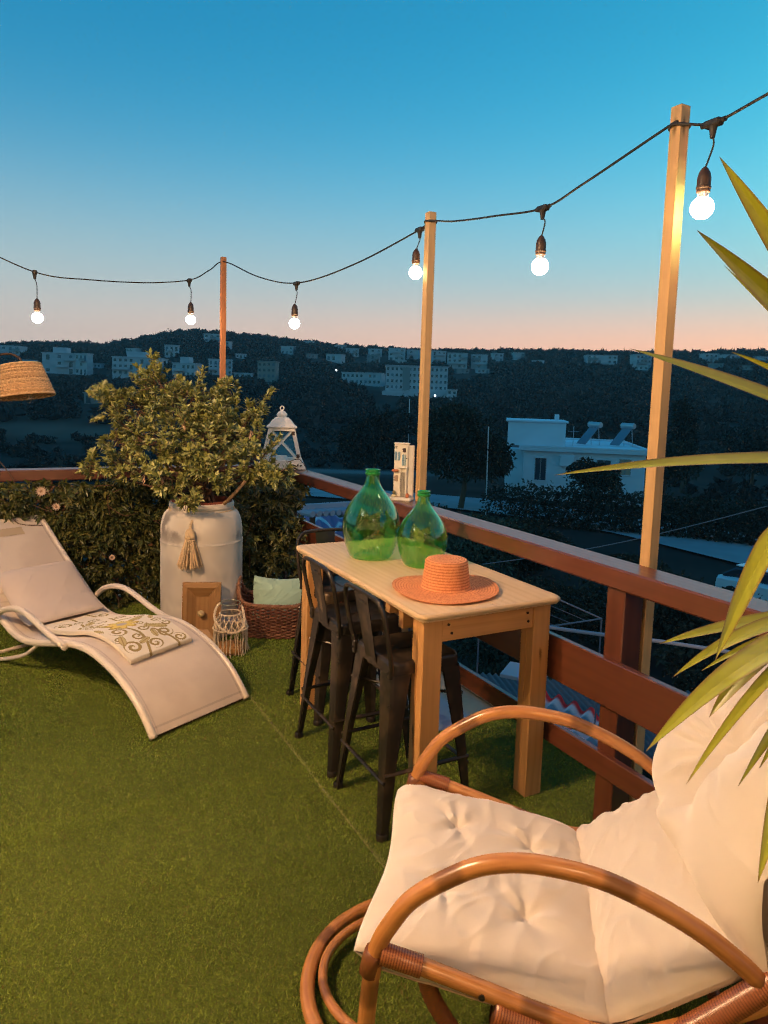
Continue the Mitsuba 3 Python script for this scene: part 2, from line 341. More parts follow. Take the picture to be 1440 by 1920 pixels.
plain('asphalt', mikit.proc(lambda p, n, uv: MIX((0.24, 0.23, 0.25), (0.33, 0.31, 0.33), FB(p.x * .8, p.y * .8, octaves=3))), 0.9, 0.1)
plain('leaf_far', VC, 0.8, 0.1)
def far_wall(a, b): return mikit.proc(lambda p, n, uv: MIX(a, b, FB(p.x * .5, p.y * .5, p.z * .9, octaves=3)))
plain('far_white', far_wall((0.58, 0.53, 0.55), (0.40, 0.36, 0.38)), 0.9, 0.1)
plain('near_white', far_wall((0.70, 0.73, 0.79), (0.54, 0.56, 0.61)), 0.85, 0.1)
plain('far_grey', (0.26, 0.25, 0.25), 0.9, 0.1)
plain('far_concrete', (0.27, 0.23, 0.21), 0.95, 0.1)
plain('shutter_blue', (0.15, 0.17, 0.20), 0.7, 0.2)
plain('lit_window', (0.45, 0.28, 0.20), 0.6, 0.3)
plain('solar_panel', (0.18, 0.22, 0.28), 0.25, 0.6)
plain('wire_grey', (0.22, 0.22, 0.24), 0.6, 0.2)
plain('car_paint', (0.72, 0.74, 0.76), 0.3, 0.5, clearcoat=0.6)
plain('roof_grey', (0.10, 0.105, 0.12), 0.6, 0.3)
plain('airer_white', (0.36, 0.36, 0.42), 0.5, 0.3)
plain('airer_dark', (0.12, 0.13, 0.17), 0.5, 0.3)

# ------------------------------------------------------------------ terrace floor, turf
g = G(); box((-4.2, -4.5, -0.30), (2.37, 6.1, -0.012), 0.01, g=g)
struct('terrace_floor', g, 'concrete')
g = G(); box((2.292, -4.5, -0.010), (2.372, 6.1, 0.016), 0.006, g=g); struct('floor_edge', g, 'concrete')
g = G(); box((-4.1, -4.4, -3.4), (2.25, 6.0, -0.302), 0.01, g=g); struct('house_wall_below', g, 'cotton')
def turf_sheet(x0, x1, y0, y1):
    nx, ny = max(2, int((x1 - x0) / .12)), max(2, int((y1 - y0) / .12))
    X, Y = np.meshgrid(np.linspace(x0, x1, nx), np.linspace(y0, y1, ny))
    Z = 0.004 + 0.0016 * vnoise(np.stack([X * 4, Y * 4, X * 0], -1))
    P = np.stack([X, Y, Z], -1)
    return grid_sheet(P)
SEAM = 1.135
PIECES = [(-4.2, SEAM - 0.003, -4.5, 5.62), (SEAM + 0.003, 1.84, -4.5, 5.62), (1.84, 2.292, -4.5, 2.79)]
g = turf_sheet(*PIECES[0]); struct('turf', g, 'turf_base', smooth=True)
g = turf_sheet(*PIECES[1]).join(turf_sheet(*PIECES[2])); struct('turf', g, 'turf_base', smooth=True)
def blades(n, x0, x1, y0, y1, h, w, r):
    x, y = r.uniform(x0, x1, n), r.uniform(y0, y1, n)
    keep = x < 9
    rel = np.stack([x, y, x * 0 - EYE], 1); fw = rel @ FWD
    keep &= (fw > 0.9) & (np.abs(rel @ RIGHT) < 0.62 * fw + 0.25) & ((x < 1.84) | (y < 2.79))
    x, y = x[keep], y[keep]; n = len(x); dist = np.hypot(x, y)
    clump = vfbm(np.stack([x * 9, y * 9, x * 0], 1), 3); big = vfbm(np.stack([x * 1.6, y * 1.6, x * 0 + 3], 1), 3)
    a = r.uniform(0, 2 * np.pi, n); lean = r.uniform(0.25, 1.1, n)
    lay = 2.2 * vnoise(np.stack([x * 2.5, y * 2.5, x * 0 + 9], 1)) * np.pi
    a = np.where(r.random(n) < 0.15, lay + r.normal(0, 0.8, n), a)
    hh = h * r.uniform(0.55, 1.15, n) * (0.75 + 0.5 * clump)
    ww = w * r.uniform(0.7, 1.3, n) * np.clip(dist / 2.2, 1, 2.4)
    b = r.uniform(0, 2 * np.pi, n)
    kind = r.random(n)[:, None]; k = np.clip(0.22 + 0.55 * big + 0.75 * (r.random(n) - .5), 0, 1)[:, None]
    col = np.array([0.074, 0.135, 0.016]) * (1 - k) + np.array([0.290, 0.375, 0.050]) * k
    col = np.where(kind < 0.11, np.array([[0.160, 0.115, 0.040]]) * (0.6 + 0.6 * k), col)
    col = np.where(kind > 0.94, np.array([[0.27, 0.30, 0.07]]), col)
    near = (np.abs(x - SEAM - .004 * np.sin(y * 7)) < .006)[:, None]; col = np.where(near, np.array([[0.30, 0.33, 0.10]]), col); hh = np.where(near[:, 0], hh * 1.25, hh); ww = np.where(near[:, 0], ww * 1.3, ww)
    base = np.stack([x, y, np.full(n, 0.003)], 1); s = np.stack([np.cos(b), np.sin(b), 0 * b], 1) * ww[:, None] / 2
    tip = base + np.stack([np.cos(a) * np.sin(lean) * hh, np.sin(a) * np.sin(lean) * hh, np.cos(lean) * hh], 1)
    v = np.stack([base + s, base - s, tip], 1).reshape(-1, 3)
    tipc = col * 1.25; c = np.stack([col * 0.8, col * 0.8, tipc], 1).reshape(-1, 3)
    return v, np.arange(len(v)).reshape(-1, 3), c
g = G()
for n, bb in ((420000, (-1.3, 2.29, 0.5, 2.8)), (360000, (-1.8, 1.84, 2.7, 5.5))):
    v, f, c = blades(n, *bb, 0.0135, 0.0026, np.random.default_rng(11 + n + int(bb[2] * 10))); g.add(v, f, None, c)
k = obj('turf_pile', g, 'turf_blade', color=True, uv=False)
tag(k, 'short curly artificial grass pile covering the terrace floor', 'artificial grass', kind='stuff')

# ------------------------------------------------------------------ railings and light poles
RX = 1.98
r = thing('wooden_railing', 'red brown stained wooden railing behind the bar table with a wide flat handrail', 'railing')
obj('handrail', box((RX, -2.4, 0.960), (2.122, 5.618, 1.04), 0.007), 'red_stain', r)
obj('middle_board', box((RX - 0.002, -2.4, 0.500), (RX + 0.030, 5.60, 0.684), 0.004), 'red_stain', r)
obj('lower_board', box((RX, -2.4, 0.222), (RX + 0.030, 5.60, 0.312), 0.004), 'red_stain', r)
for y in (-1.75, 0.02, 1.817, 3.60, 5.42):
    obj('post', box((RX + 0.031, y, -0.008), (2.112, y + 0.09, 0.959), 0.004), 'red_stain', r)
r = thing('wooden_railing', 'red brown stained wooden railing along the back behind the leafy hedge', 'railing')
obj('handrail', box((-4.0, 5.62, 0.960), (2.122, 5.762, 1.041), 0.007), 'red_stain', r)
obj('middle_board', box((-4.0, 5.622, 0.500), (1.98, 5.652, 0.684), 0.004), 'red_stain', r)
for x in (-3.2, -1.5, 0.2, 1.88):
    obj('post', box((x, 5.654, -0.008), (x + 0.09, 5.75, 0.959), 0.004), 'red_stain', r)
P1, P2, P3 = np.array([1.58, 5.79]), np.array([2.147, 3.522]), np.array([2.147, 1.838])
for (c, top, lab, mat, w) in ((P1, 2.725, 'slim orange brown light pole rising behind the potted shrub', 'red_stain', .021),
                              (P2, 2.690, 'pine light pole standing behind the small house ornament', 'pole_pine', .0235),
                              (P3, 2.708, 'tall pine light pole nearest the long yucca leaves', 'pole_pine', .0235)):
    gg = box((c[0] - w, c[1] - w, -0.28), (c[0] + w, c[1] + w, top), 0.002)
    tag(obj('light_pole', gg, mat if mat != 'red_stain' else 'pole_orange'), lab, 'pole', 'wooden poles that carry the light string')

# ------------------------------------------------------------------ light string
CX = 2.118
def ray_at_plane(u, v, o, n):
    d = eye_ray(u, v); t = ((np.asarray(o) - ORIGIN) @ n) / (d @ n); return ORIGIN + d * t
_seg = np.array([P1[0] - CX, P1[1] - 0.03 - P2[1], 0]); _n = np.array([_seg[1], -_seg[0], 0])
J3 = ray_at_plane(556, 531, (CX, P2[1], 0), _n)
joints = [np.array([0.201, 5.70, 2.448]), np.array([1.287, 5.70, 2.503]), J3, np.array([2.13, 3.61, 2.612]), np.array([2.13, 2.538, 2.504]), np.array([2.13, 1.684, 2.602])]
path = [(-3.2, 5.70, 2.62), (-2.7, 5.7, 2.56), (-1.9, 5.7, 2.50), (-0.90, 5.70, 2.46), (-0.75, 5.70, 2.70), (-0.30, 5.70, 2.63), tuple(joints[0]), (0.55, 5.70, 2.43), (0.95, 5.70, 2.45), tuple(joints[1]), (1.45, 5.72, 2.60), (P1[0], P1[1] - .028, 2.685)]
path += [tuple(J3 * .5 + np.array([P1[0], P1[1] - .028, 2.685]) * .5 + (0, 0, -.035)), tuple(J3), tuple(J3 * .5 + joints[3] * .5 + (0, 0, -.04)), tuple(joints[3]), (CX, P2[1], 2.640), (2.12, 3.25, 2.585), (2.12, 2.9, 2.54),
         tuple(joints[4]), (2.12, 2.28, 2.545), (CX, P3[1] + .03, 2.640), (CX, P3[1] - .02, 2.638), tuple(joints[5]), (2.13, 1.49, 2.630), (2.13, 1.0, 2.72), (2.13, 0.40, 2.64), (2.13, -0.4, 2.70), (2.13, -1.4, 2.64), (1.9, -2.4, 2.7), (0.9, -2.5, 2.6), (-0.4, -2.5, 2.66), (-1.6, -2.4, 2.6)]
path = [(-2.9, 5.75, 2.75)] + path[1:]
cable = smooth_path(path, 7)
cable[:, 2] += 0.006 * (vnoise(np.stack([cable[:, 0] * 5, cable[:, 1] * 5, cable[:, 2]], 1)) - .5)
g = tube(cable, 0.0048, 6)
for pp in (P2, P3):
    tube(smooth_path([(pp[0] - .034 * math.cos(a), pp[1] + .034 * math.sin(a), 2.637 + .004 * math.cos(3 * a)) for a in np.linspace(0, 2 * np.pi, 12, endpoint=False)], 2, True), 0.0045, 6, True, g=g)
tag(obj('light_cable', g, 'black_rubber', smooth=True), 'black cable looped from pole to pole carrying the light bulbs', 'cable')
BULB = dict(rad=(95.0, 57.0, 28.0), r=0.039)
def bulb(P, drop, label=None, lean=(0, 0), power=1.0):
    t = thing('light_bulb', label, 'light bulb', 'bulbs hanging from the light string')
    P = np.asarray(P, float); x, y, z = P
    g = G(); box((x - .016, y - .032, z - .014), (x + .016, y + .032, z + .010), .005, g=g)
    lathe([(0, z - .052), (.008, z - .050), (.013, z - .02), (.015, z - .012)], 10, g=g, M=trans(x, y, 0))
    tube([(x, y - .046, z), (x, y + .046, z)], .009, 8, g=g); obj('connector', g, 'black_rubber', t)
    top = np.array([x + lean[0], y + lean[1], z - drop])
    c = smooth_path([P + (0, 0, -.045), P * .5 + top * .5 + (.006, -.012, .0), top + (0, 0, .0)], 6)
    obj('drop_cord', tube(c, .0032, 6), 'black_rubber', t, smooth=True)
    M = trans(*top)
    obj('socket', lathe([(.005, .006), (.011, .0), (.019, -.014), (.0225, -.03), (.0225, -.058), (.0245, -.060), (.0245, -.066), (.0225, -.068), (.0225, -.078), (.0, -.078)], 20, M=M), 'brown_socket', t, smooth=40)
    obj('bulb_neck', lathe([(.0165, -.076), (.0175, -.090), (.027, -.112), (.0, -.112)], 20, M=M), 'white_plastic', t, smooth=40)
    scene[t + '__globe'] = {'type': 'sphere', 'center': (top + (0, 0, -.130)).tolist(), 'radius': BULB['r'], 'emitter': {'type': 'area', 'radiance': rgb(*[power * q for q in BULB['rad']])}}
LB = ['lit bulb furthest left on the light string, above the wicker lampshade', 'lit bulb just left of the orange brown light pole', 'lit bulb between the orange brown pole and the middle pine pole',
      'lit bulb hanging right against the middle pine pole', 'lit bulb between the two pine poles', 'lit bulb nearest to us, right of the tallest pine pole']
DROP = [0.19, 0.175, 0.15, 0.115, 0.125, 0.145]
LEAN = [(.012, 0), (.012, 0), (-.01, 0), (-.012, .012), (0, 0), (0, .02)]
for j, lb, dp, ln in zip(joints, LB, DROP, LEAN):
    bulb(j, dp, lb, ln)
for (x, y, z, where) in ((-0.90, 5.70, 2.46, 'left by the back railing'), (-1.9, 5.7, 2.50, 'far left by the back railing'), (2.13, 0.62, 2.66, 'right beside the armchair'), (2.13, -0.45, 2.70, 'on the right beside the viewer'), (2.13, -1.4, 2.64, 'on the right behind the viewer'),
                  (1.4, -2.46, 2.65, 'behind the viewer on the right'), (0.3, -2.5, 2.63, 'straight behind the viewer'), (-0.9, -2.46, 2.63, 'behind the viewer on the left')):
    bulb((x, y, z), 0.15, f'lit bulb on the light string outside the picture, {where}')

# the house side of the terrace, out of the picture: wall, veranda roof and the ceiling lamps under it
g = box((-4.2, -3.70, -0.01), (2.4, -3.45, 3.25), .01); box((-4.35, -3.44, -0.01), (-4.2, 3.2, 3.25), .01, g=g); struct('house_wall', g, 'wall_paint')
g = box((-4.3, -3.44, 3.10), (2.4, 0.28, 3.24), .01); box((-4.3, 0.282, 3.10), (-0.55, 3.2, 3.238), .01, g=g); struct('veranda_roof', g, 'wall_paint')
def ceiling_lamp(x, y, label, k):
    t = thing('ceiling_lamp', label, 'lamp', 'lamps under the veranda roof'); L0 = np.array([x, y, 2.80])
    obj('stem', tube([L0 + (0, 0, .299), L0 + (0, 0, .02)], .010, 8), 'black_rubber', t)
    for a in (20, 140, 260):
        q = L0 + (.20 * math.cos(math.radians(a)), .20 * math.sin(math.radians(a)), 0)
        obj('lamp_arm', tube([L0 + (0, 0, .05), L0 * .4 + q * .6 + (0, 0, .06), q + (0, 0, .045)], .007, 6), 'black_rubber', t)
        scene[numbered(t + '__globe')] = {'type': 'sphere', 'center': q.tolist(), 'radius': 0.045, 'emitter': {'type': 'area', 'radiance': rgb(1500.0 * k, 920.0 * k, 490.0 * k)}}
ceiling_lamp(-1.15, 2.05, 'three bulb lamp under the veranda roof left of the viewer, outside the picture', 1.42)
ceiling_lamp(0.15, -1.35, 'three bulb lamp under the veranda roof behind the viewer, outside the picture', 0.16)

# ------------------------------------------------------------------ bar table
t = thing('bar_table', 'tall rustic pine table with demijohns and straw hat on it', 'table')
X0, X1, Y0, Y1, TZ = 1.318, 1.972, 2.112, 3.384, 0.862
def rounded_plank(x0, x1, y0, y1, z0, z1, cut):
    import shapely
    poly = shapely.box(x0, y0, x1, y1)
    full = shapely.box(X0, Y0, X1, Y1).buffer(-.03).buffer(.03, quad_segs=8)
    m = trimesh.creation.extrude_polygon(poly.intersection(full), z1 - z0); m.apply_translation((0, 0, z0)); return m
pl = [(X0, X0 + .165), (X0 + .1665, X0 + .33), (X0 + .3315, X0 + .495), (X0 + .4965, X1)]
for i, (a, b) in enumerate(pl):
    import manifold3d as m3
    m = rounded_plank(a, b, Y0, Y1, 0.832 + .0006 * i, TZ - .0008 * (i % 2), 0)
    v = np.array(m.vertices); cx = (v[:, 0] > X0 + .02) | (v[:, 2] < .85)
    uv = np.stack([v[:, 1] + 3.7 * i, v[:, 0] + v[:, 2] + 1.3 * i], 1)
    g = G().add(v, m.faces, uv); obj('top_plank', g, 'table_top', t)
edge = smooth_path([(X0 + .03, Y0, TZ - .012), (X1 - .03, Y0, TZ - .012), (X1 - .009, Y0 + .009, TZ - .012), (X1, Y0 + .03, TZ - .012), (X1, Y1 - .03, TZ - .012), (X1 - .03, Y1, TZ - .012), (X0 + .03, Y1, TZ - .012), (X0 + .009, Y1 - .009, TZ - .012), (X0, Y1 - .03, TZ - .012), (X0, Y0 + .03, TZ - .012), (X0 + .009, Y0 + .009, TZ - .012)], 1, True)
obj('edge_moulding', tube(edge, .0125, 8, True), 'table_top', t, smooth=True)
for (x, y) in ((X0 + .022, Y0 + .030), (X1 - .108, Y0 + .030), (X0 + .022, Y1 - .11), (X1 - .108, Y1 - .11)):
    g = G(); box((x, y, 0.006), (x + .086, y + .040, .831), .003, g=g); box((x + .001, y + .0412, 0.006), (x + .086, y + .080, .831), .003, g=g)
    obj('leg', g, 'table_pine', t)
for lo, hi in (((X0 + .109, Y0 + .036, .735), (X1 - .109, Y0 + .060, .830)), ((X0 + .109, Y1 - .066, .735), (X1 - .109, Y1 - .042, .830)),
               ((X1 - .045, Y0 + .131, .735), (X1 - .02, Y1 - .131, .830))):
    obj('apron', box(lo, hi, .002), 'table_pine', t)
for y in (2.31, 2.42):
    obj('brace_block', box((X0 + .03, y, .775 - .03 * (y < 2.4)), (X0 + .13, y + .035, .831), .002), 'table_pine', t)
for (x, z) in ((X0 + .135, .80), (X0 + .15, .765), (X1 - .14, .80), (X1 - .135, .765)):
    obj('screw', lathe([(0, 0), (.005, .0), (.005, .004), (0, .004)], 10, M=trans(x, Y0 + .0355, z) @ rotm((1, 0, 0), 90)), 'dark_metal', t)

# ------------------------------------------------------------------ metal bar stools
def rsq(h, r, z, n=6):
    out = []
    for sx, sy, a0 in ((1, 1, 0), (-1, 1, 90), (-1, -1, 180), (1, -1, 270)):
        for a in np.radians(np.linspace(a0, a0 + 90, n)):
            out.append((sx * (h - r) + r * math.cos(a), sy * (h - r) + r * math.sin(a), z))
    return np.array(out)
def loft(rings, g=None, cap=True):
    g = g or G(); P = np.array(rings); grid_sheet(P, g=g, closed_u=True)
    if cap:
        k = P.shape[1]; v = np.vstack([P[-1], P[-1].mean(0)]); g.add(v, [(i, (i + 1) % k, k) for i in range(k)])
    return g
def stool(x, y, rot, label):
    t = thing('bar_stool', label, 'bar stool', 'dark metal bar stools at the table'); M = trans(x, y, 0) @ rotm((0, 0, 1), rot)
    def put(name, g): obj(name, G().join(g, M), 'dark_metal', t, smooth=35)
    S = loft([rsq(.158, .04, .610), rsq(.158, .04, .645), rsq(.152, .04, .656), rsq(.142, .036, .660), rsq(.128, .03, .655), rsq(.06, .02, .653)])
    put('seat', S)
    put('handle_slot', box((-.045, -.011, .6535), (.045, .011, .6560), .001))
    for sx, sy in ((1, 1), (1, -1), (-1, 1), (-1, -1)):
        g = G()
        rows = []
        for z, c, w in ((.612, .158, .085), (.55, .163, .078), (.30, .186, .052), (.06, .205, .036), (.0, .210, .034)):
            rows.append([(sx * c, sy * (c - w), z), (sx * c, sy * (c - .02), z), (sx * (c - .006), sy * (c - .006), z), (sx * (c - .02), sy * c, z), (sx * (c - w), sy * c, z)])
        outer = np.array(rows); inner = outer - np.array([sx, sy, 0]) * .004
        grid_sheet(outer, g=g); grid_sheet(inner[:, ::-1], g=g)
        put('leg', g)
        g = G(); c = .2075; lathe([(.0, -.001), (.021, -.001), (.022, .02), (.016, .03)], 10, g=g, M=trans(sx * (c - .012), sy * (c - .012), 0)); put('rubber_foot', g)
    for z, ax in ((.235, 0), (.235, 0), (.185, 1), (.185, 1)):
        pass
    c = .188
    for a, b, z in (((-1, -1), (1, -1), .245), ((-1, 1), (1, 1), .245), ((1, -1), (1, 1), .215), ((-1, -1), (-1, 1), .215)):
        put('foot_rail', tube([(a[0] * c, a[1] * c, z), (b[0] * c, b[1] * c, z)], .008, 6))
    put('cross_brace', tube([(-.165, -.165, .50), (0, 0, .47), (.165, .165, .50)], .006, 6).join(tube([(-.165, .165, .50), (0, 0, .478), (.165, -.165, .50)], .006, 6)))
    hoop = smooth_path([(-.150, -.150, .615), (-.168, -.165, .70), (-.195, -.168, .83), (-.206, -.145, .885), (-.210, -.10, .902), (-.212, 0, .906), (-.210, .10, .902), (-.206, .145, .885), (-.195, .168, .83), (-.168, .165, .70), (-.150, .150, .615)], 5)
    put('back_hoop', tube(hoop, .0095, 8))
    zz = np.linspace(.60, .898, 10); xs = -.152 - (zz - .60) * .20
    P = np.array([[(xx + .004 * (1 - (2 * s) ** 2), s * 2 * w, z) for s in (-.5, -.42, -.25, 0, .25, .42, .5)] for xx, z, w in zip(xs, zz, np.linspace(.042, .058, 10))])
    g = G(); grid_sheet(P, g=g); grid_sheet((P + (-.003, 0, 0))[:, ::-1], g=g); put('back_splat', g)
    put('splat_slot', box((-.2095, -.03, .858), (-.2030, .03, .866), .001))
    for s in (-1, 1):
        g = G(); g.join(box((-.166, s * .15 - .012, .602), (-.150, s * .15 + .012, .655), .003)); lathe([(0, 0), (.006, 0), (.006, .005), (0, .006)], 8, g=g, M=trans(-.1655, s * .15, .628) @ rotm((0, 1, 0), -90)); put('back_bracket', g)
stool(1.395, 2.352, 0, 'worn dark metal bar stool nearest to us, at the table corner')
stool(1.405, 2.832, 0, 'worn dark metal bar stool in the middle of the three')
stool(1.535, 3.300, -90, 'dark metal bar stool at the far end of the table beside the wicker basket')

# ------------------------------------------------------------------ things on and by the table
def demijohn(x, y, R, H, label):
    t = thing('demijohn', label, 'glass bottle', 'green glass demijohns on the table'); z0 = TZ + .0015
    prof = [(0, .022), (R * .35, .018), (R * .52, .004), (R * .60, .0), (R * .74, .012), (R * .90, .07 * H / .43), (R * .985, .12 * H / .43), (R, .150 * H / .43), (R * .985, .180 * H / .43), (R * .93, .212 * H / .43),
            (R * .82, .248 * H / .43), (R * .66, .283 * H / .43), (R * .48, .315 * H / .43), (R * .34, .342 * H / .43), (R * .265, .365 * H / .43), (R * .225, .39 * H / .43), (R * .215, H - .028)]
    pr = smooth_path([(a, 0, b) for a, b in prof], 4)[:, [0, 2]]
    g = lathe(pr, 56)
    inner = pr[8:].copy(); inner[:, 0] = np.maximum(inner[:, 0] - .004, .0); inner[:, 1] += np.linspace(.004, 0, len(inner))
    lathe(inner[::-1], 56, g=g)
    n0 = R * .215
    obj('body', G().join(g, trans(x, y, z0)), 'green_glass', t, smooth=True)
    lip = [(n0 - .004, H - .028), (n0 + .002, H - .028), (n0 + .0065, H - .022), (n0 + .0065, H - .016), (n0 + .001, H - .012), (n0 + .005, H - .009), (n0 + .005, H - .001), (n0, H), (n0 - .005, H - .002), (n0 - .005, H - .028)]
    obj('lip', lathe(lip, 40, M=trans(x, y, z0)), 'green_lip', t, smooth=40)
demijohn(1.560, 3.010, .1415, .432, 'larger green glass demijohn, further back on the table')
demijohn(1.708, 2.772, .118, .353, 'smaller green glass demijohn behind the straw hat')
# straw hat
HX, HY = 1.585, 2.375
def hat_rings():
    rows = []
    prof = smooth_path([(.222, 0, .0), (.19, 0, .003), (.15, 0, .006), (.113, 0, .009), (.102, 0, .015), (.0985, 0, .03), (.095, 0, .060), (.091, 0, .095), (.0875, 0, .118), (.081, 0, .126), (.060, 0, .130), (.03, 0, .131), (.004, 0, .131)], 9)
    s = np.concatenate([[0], np.cumsum(np.linalg.norm(np.diff(prof, axis=0), axis=1))])
    ang = np.linspace(0, 2 * np.pi, 97)
    for k, (r, _, z) in enumerate(prof):
        b = np.clip((r - .105) / .115, 0, 1)
        wav = b * b * (.007 * np.sin(2 * ang + 2.3) + .004 * np.sin(3 * ang + .6) + .010)
        rr = r * (1 + b * (.035 * np.sin(2 * ang + .4) + .012 * np.sin(5 * ang)) + .02 * np.sin(2 * ang + 1) * (1 - b))
        ridge = .0012 * np.abs(np.sin(s[k] * 270))
        rows.append(np.stack([rr * np.cos(ang), rr * np.sin(ang), z + wav + ridge + .002], 1))
    return np.array(rows), np.stack(np.meshgrid(ang / 6.283, s), -1)
t = thing('straw_hat', 'orange woven straw hat with a wide wavy brim, on the table', 'hat')
P, uvh = hat_rings(); M = trans(HX, HY, TZ)
obj('brim', grid_sheet(P[:37], uv=uvh[:37], M=M), 'straw', t, smooth=True)
obj('crown', grid_sheet(P[36:], uv=uvh[36:], M=M), 'straw', t, smooth=True)
obj('brim_edge', tube(P[0][:-1] + (0, 0, .0), .0022, 5, True, M=M), 'straw', t)
# little white house ornament on the handrail
t = thing('house_ornament', 'small white plaster house model with blue shutters on the handrail', 'ornament')
OX, OY = 2.062, 3.585; fx = np.array([.70, -.714, 0]); fx /= np.linalg.norm(fx); fy = np.array([-fx[1], fx[0], 0])
M = frame((OX, OY, 1.0405), fx, fy, (0, 0, 1))           # x across the front, -y to the viewer
def orn(name, lo, hi, col, b=.0015, g=None):
    return obj(name, box(lo, hi, b, M=M, c=col), 'matte_paint', t, color=True, uv=False)
CW, BL, RD, DK = (.72, .66, .54), (.20, .32, .40), (.50, .17, .08), (.07, .05, .045)
orn('base', (-.072, -.062, 0), (.062, .035, .018), CW, .004)
orn('front_wall', (-.055, -.020, .018), (.030, .012, .330), CW, .004)
orn('side_wall', (.0305, -.012, .0185), (.062, .012, .325), (.66, .60, .50), .004)
orn('top_ledge', (-.058, -.026, .3305), (.033, .014, .338), CW, .002)
orn('ledge', (-.024, -.040, .190), (.032, -.0205, .198), CW, .002)
orn('door_frame', (-.018, -.028, .020), (-.010, -.0205, .1895), CW, .001); orn('door_frame', (.018, -.028, .020), (.026, -.0205, .1895), CW, .001)
orn('door', (-.0095, -.024, .020), (.0175, -.0205, .165), (.24, .22, .19), .001)
for x in (-.006, .003, .012): orn('door_bar', (x, -.0265, .022), (x + .003, -.0245, .160), (.42, .37, .28), .0005)
orn('awning', (-.062, -.044, .168), (-.022, -.0205, .182), RD, .005)
orn('window', (-.050, -.0235, .110), (-.026, -.0205, .145), (.35, .25, .18), .001)
orn('shutter', (-.050, -.0265, .235), (-.038, -.0205, .285), BL, .001); orn('shutter', (-.029, -.0265, .235), (-.018, -.0205, .285), BL, .001)
orn('window', (-.0375, -.0235, .236), (-.0295, -.0205, .284), (.60, .62, .62), .001)
orn('shutter', (-.004, -.0265, .205), (.005, -.0205, .270), BL, .001); orn('shutter', (.010, -.0265, .205), (.017, -.0205, .270), (.30, .40, .42), .001)
orn('window', (-.003, -.0235, .283), (.016, -.0205, .308), DK, .001)
orn('plaque', (-.048, -.0225, .305), (-.036, -.0205, .318), (.35, .30, .22), .0005)
orn('flower_pot', (-.058, -.050, .0185), (-.030, -.026, .034), (.50, .42, .25), .003); orn('bush', (-.054, -.046, .0345), (-.034, -.030, .058), (.22, .17, .07), .008)
orn('flower_pot', (.028, -.052, .0185), (.048, -.032, .046), RD, .006)
orn('wall_peg', (.020, -.026, .245), (.026, -.0205, .252), DK, .001)
# white wooden lantern at the corner of the railing
t = thing('lantern', 'white wooden lantern with crossed bars and hinges on the railing corner', 'lantern')
LC = np.array([1.985, 5.47, 1.0415]); lx = np.array([.94, -.34, 0]); lx /= np.linalg.norm(lx); M = frame(LC, lx, (-lx[1], lx[0], 0), (0, 0, 1)) @ np.diag([1.13, 1.13, 1.0, 1.0])
def L(name, g, mat='white_wash', **k): return obj(name, G().join(g, M), mat, t, **k)
L('base', box((-.172, -.172, 0), (.172, .172, .016), .005)); L('plinth', box((-.160, -.160, .0165), (.160, .160, .045), .004))
hb, ht, zb, zt = .148, .092, .0455, .325
def bar(a, b, w, g=None):
    a, b = np.array(a, float), np.array(b, float); d = b - a; l = np.linalg.norm(d); d /= l
    s = np.cross(d, [0, 1.0, 0] if abs(d[1]) < .8 else [1.0, 0, 0]); s /= np.linalg.norm(s)
    return box((-w[0] / 2, -w[1] / 2, 0), (w[0] / 2, w[1] / 2, l), .002, 2, M=frame(a, s, np.cross(d, s), d), g=g)
for sx, sy in ((1, 1), (1, -1), (-1, 1), (-1, -1)):
    L('corner_post', bar((sx * (hb - .013), sy * (hb - .013), zb), (sx * (ht - .013), sy * (ht - .013), zt), (.028, .028)))
for k in range(4):
    R = rotm((0, 0, 1), 90 * k); i = .006; LL = lambda n, g, mat='white_wash': L(n, G().join(g, R), mat)
    LL('rail', box((-hb + .03, -hb - .002, zb + .001), (hb - .03, -hb + .020, zb + .024), .002)); LL('rail', box((-ht + .018, -ht - .003, zt - .024), (ht - .018, -ht + .016, zt - .001), .002))
    LL('cross_bar', bar((-hb + .035, -hb + .012, zb + .024), (ht - .018, -ht + .010, zt - .024), (.012, .008)))
    LL('cross_bar', bar((hb - .035, -hb + .020, zb + .024), (-ht + .018, -ht + .018, zt - .024), (.012, .008)))
    P = np.array([[(-hb + .03, -hb + .028, zb + .02), (hb - .03, -hb + .028, zb + .02)], [(-ht + .016, -ht + .024, zt - .02), (ht - .016, -ht + .024, zt - .02)]])
    LL('pane', grid_sheet(P), 'clear_glass')
for z in (.09, .27):
    f = (z - zb) / (zt - zb); h = hb + (ht - hb) * f
    L('hinge', box((h - .034, -h - .0045, z), (h - .012, -h - .0005, z + .03), .001), 'brown_socket')
L('eave', box((-.108, -.108, zt + .0005), (.108, .108, zt + .014), .004))
rf = [rsq(.098, .006, zt + .0145), rsq(.085, .006, zt + .035), rsq(.066, .006, zt + .062), rsq(.05, .005, zt + .078), rsq(.047, .005, zt + .083)]
L('roof', loft(rf), smooth=30)
L('finial', lathe([(.030, zt + .0832), (.036, zt + .095), (.039, zt + .105), (.034, zt + .118), (.024, zt + .128), (.016, zt + .133), (.012, zt + .140), (0, zt + .146)], 20), smooth=True)
L('ring', tube([(.013 * math.cos(a), 0, zt + .158 + .016 * math.sin(a)) for a in np.linspace(0, 6.283, 16, endpoint=False)], .0045, 6, True))
L('candle_jar', lathe([(.04, .048), (.042, .09), (.041, .095)], 20), 'frosted')

